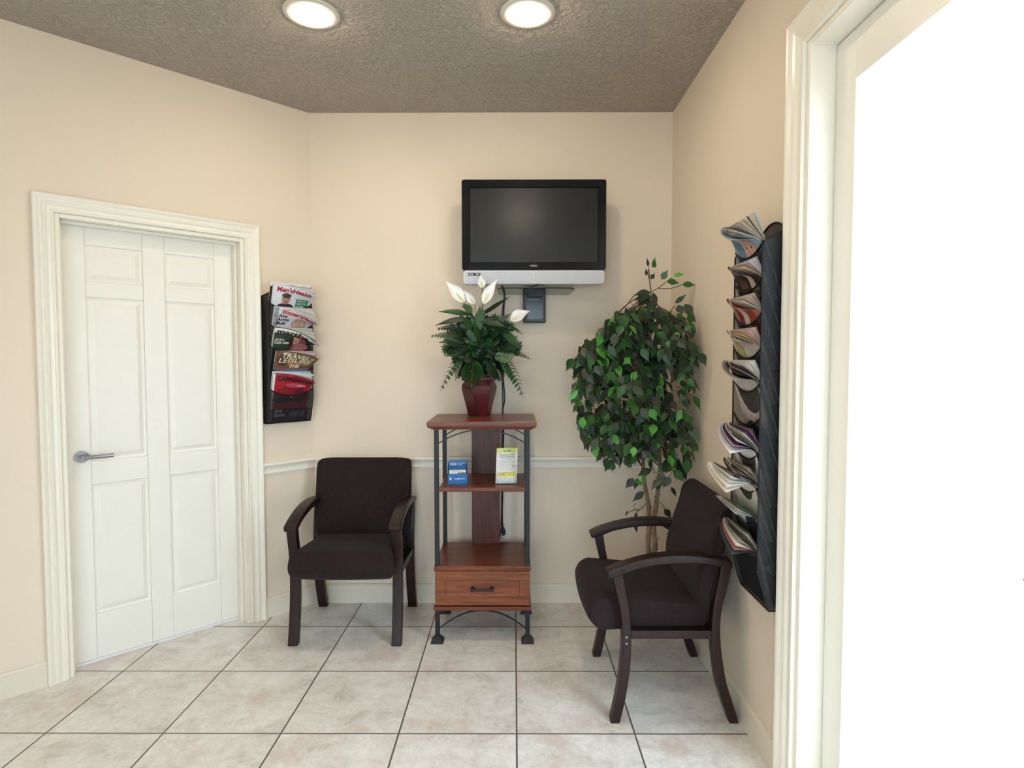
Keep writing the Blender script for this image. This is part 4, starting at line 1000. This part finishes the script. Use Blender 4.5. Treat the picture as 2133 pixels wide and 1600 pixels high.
magazine(LOC_L, RZ_L, 0, (164, 26, 44), [('r', .0, .010, 0, .262, (236, 232, 228)), ('e', .12, .200, .05, .014, (190, 80, 90)), ('e', .15, .195, .025, .008, (214, 150, 156)), ('e', .08, .160, .062, .026, (120, 20, 32)), ('e', .06, .120, .055, .018, (40, 16, 26)), ('e', .145, .14, .035, .04, (92, 24, 36)), ('e', .10, .133, .022, .003, (226, 190, 190)), ('r', .0, MW, .0, .070, (88, 22, 36)), ('r', .100, .185, .022, .052, (190, 200, 212)),
    ('t', 'CAR=DRIVER', .022, .225, .036, .170, (40, 12, 20), .04, 0), ('t', 'Evil', .022, .050, .026, .035, W_, .02, .2), ('t', 'Genius.', .020, .030, .024, .060, W_, .02, .2)],
    'red car magazine with dark masthead in the lowest pocket of the left rack', x0=.012, A0=.05, A1=1.0, off=.006, T=.010, rise=.0, back=(206, 200, 190), wd=.195)
# right rack, from the top (pocket 9) down
magazine(LOC_R, RZ_R, 9, (150, 170, 186), [('e', .12, .175, .045, .055, (208, 164, 146)), ('e', .10, .19, .004, .005, K_), ('e', .135, .186, .004, .005, K_), ('e', .118, .160, .009, .004, (176, 84, 90)), ('e', .05, .19, .03, .05, (96, 130, 150)), ('e', .115, .172, .004, .008, (186, 138, 122))], 'magazine with a pale blue portrait cover fanned open, topmost in the right rack', A0=.10, A1=1.25, T=.020, n=16, hgt=.29, rise=0, back=(196, 204, 214), inner=[(60, 50, 52), (214, 200, 180), (190, 150, 120), (232, 228, 220)], pw=.7)
magazine(LOC_R, RZ_R, 8, (52, 42, 40), [('e', .13, .18, .018, .05, (206, 182, 160)), ('e', .15, .15, .026, .022, (214, 190, 170)), ('e', .06, .17, .03, .04, (88, 62, 52))], 'fanned dark magazine with lilac inner page, second from top in the right rack', A0=.15, A1=1.15, T=.014, n=14, hgt=.262, back=(206, 184, 204), inner=[(214, 190, 210), (222, 190, 140), (180, 150, 130), (232, 226, 220)], pw=.7)
magazine(LOC_R, RZ_R, 7, (186, 120, 104), [('e', .08, .17, .03, .05, (222, 196, 190)), ('e', .14, .16, .03, .06, (150, 70, 56)), ('e', .05, .18, .02, .05, (120, 60, 50))], 'fanned magazine with a reddish patterned cover, third from top in the right rack', A0=.15, A1=1.15, T=.016, n=15, hgt=.262, back=(90, 80, 80), inner=[(206, 204, 196), (188, 190, 180), (234, 230, 222), (200, 170, 150)], pw=.7)
magazine(LOC_R, RZ_R, 6, (196, 186, 170), [('t', 'WINDOW', .09, .140, .032, .12, K_, .0, .1), ('e', .13, .205, .05, .02, (206, 180, 186)), ('e', .05, .17, .03, .05, (176, 168, 110))], 'fanned beige magazine with pink back pages, fourth from top in the right rack', A0=.10, A1=1.0, T=.018, n=14, hgt=.262, back=(188, 112, 118), inner=[(222, 176, 170), (206, 206, 196), (226, 214, 196), (206, 180, 60)], pw=.7)
magazine(LOC_R, RZ_R, 5, (190, 176, 172), [('t', 'AAAAAAA', .04, .205, .02, .15, (150, 140, 140), .0, 0), ('r', .0, MW, .225, .26, (206, 210, 212))], 'thick white magazine with crisp page blocks, fifth from top in right rack', A0=.12, A1=1.2, T=.022, n=15, hgt=.268, back=(232, 228, 222), inner=[(240, 236, 230), (232, 210, 200), (70, 60, 58), (238, 236, 232)], pw=.6)
magazine(LOC_R, RZ_R, 4, (54, 48, 44), [('e', .10, .13, .05, .04, (36, 40, 34)), ('r', .01, .19, .03, .08, (78, 66, 60))], 'dark magazine sitting low inside the mesh pocket, sixth from top in the right rack', A0=.0, A1=.1, T=.008, n=4, hgt=.150, back=(60, 56, 52), x0=.02)
magazine(LOC_R, RZ_R, 3, (226, 224, 220), [('r', .0, MW, .20, .262, (230, 226, 222))], 'fanned white magazine with a purple inner page, below the empty-looking mesh pocket', A0=.15, A1=1.35, T=.024, n=15, hgt=.272, back=(80, 84, 86), inner=[(92, 36, 92), (96, 40, 96), (226, 222, 216)], pw=.6)
magazine(LOC_R, RZ_R, 2, (60, 30, 34), [('t', 'A FOR', .02, .150, .02, .05, W_, .0, 0), ('t', 'LIGHT', .04, .130, .02, .06, W_, .0, 0), ('e', .12, .12, .04, .03, (110, 20, 28))], 'upper of two magazines sharing one right-rack pocket, with a dark red cover', A0=.3, A1=.8, T=.012, n=10, hgt=.262, back=(120, 110, 96), inner=[(206, 196, 180), (186, 176, 160)], pw=.6)
magazine(LOC_R, RZ_R, 2, (226, 214, 200), [], 'lower magazine with a white block of pages drooping furthest from the right rack', A0=.85, A1=.8, T=.016, n=12, off=.010, hgt=.285, back=(150, 104, 110), inner=[(240, 238, 236), (150, 104, 110), (120, 96, 96), (236, 232, 226)], pw=.6)
magazine(LOC_R, RZ_R, 1, (206, 210, 214), [('r', .0, .014, .10, .265, (30, 110, 84)), ('r', .1, .2, .10, .25, (34, 48, 66))], 'straight white magazine with a green spine, second from bottom in the right rack', A0=.85, A1=.25, T=.016, n=8, hgt=.262, back=(40, 110, 86), pw=.6)
magazine(LOC_R, RZ_R, 0, (60, 60, 64), [('r', .0, MW, .0, .16, (50, 48, 52))], 'fanned magazine with dark cover in the lowest pocket of the right rack', A0=.3, A1=1.2, T=.018, n=14, hgt=.255, rise=0, back=(150, 140, 126), inner=[(222, 210, 190), (170, 96, 86), (206, 196, 180), (230, 226, 218)], pw=.6)

# ------------------------------------------------------------------ light, world, camera
wd_ = bpy.data.worlds.new('daylight'); scn.world = wd_; wd_.use_nodes = True
bg = wd_.node_tree.nodes['Background']; bg.inputs[0].default_value = (.70, .85, 1.0, 1); bg.inputs[1].default_value = 9.2
pl_ = bpy.data.lights.new('door_daylight_portal', 'AREA'); pl_.shape = 'RECTANGLE'; pl_.size = O1-O0; pl_.size_y = OZ
pl_.cycles.is_portal = True
po = bpy.data.objects.new('door_daylight_portal', pl_); COL.objects.link(po); po.location = (XR+.14, (O0+O1)/2, OZ/2); po.rotation_euler = (PI/2, 0, PI/2)

pw_ = bpy.data.lights.new('added_window_portal', 'AREA'); pw_.shape = 'RECTANGLE'; pw_.size = W1-W0; pw_.size_y = WZ1-WZ0
pw_.cycles.is_portal = True
po = bpy.data.objects.new('added_window_portal', pw_); COL.objects.link(po); po.location = ((W0+W1)/2, YR-.13, (WZ0+WZ1)/2); po.rotation_euler = (PI/2, 0, PI)
cam = bpy.data.cameras.new('camera'); co = bpy.data.objects.new('camera', cam); COL.objects.link(co); scn.camera = co
f_, pit, yaw, rol = 1233.3, .0435, -.0034, -.001
cam.sensor_fit = 'HORIZONTAL'; cam.sensor_width = 36; cam.lens = f_*36/2133; cam.clip_start = .05
cp, sp2, cy, sy = math.cos(pit), math.sin(pit), math.cos(yaw), math.sin(yaw)
F3 = Vector((sy*cp, cy*cp, -sp2)); R3 = Vector((cy, -sy, 0)); U3 = R3.cross(F3)
R4 = R3*math.cos(rol)+U3*math.sin(rol); U4 = -R3*math.sin(rol)+U3*math.cos(rol)
co.matrix_world = Matrix(((R4.x, U4.x, -F3.x, 0), (R4.y, U4.y, -F3.y, 0), (R4.z, U4.z, -F3.z, 1.36), (0, 0, 0, 1)))
vs_ = scn.view_settings; scn.display_settings.display_device = 'sRGB'
vs_.view_transform = 'Standard'; vs_.look = 'None'; vs_.gamma = 1; vs_.use_curve_mapping = False; vs_.exposure = -.14
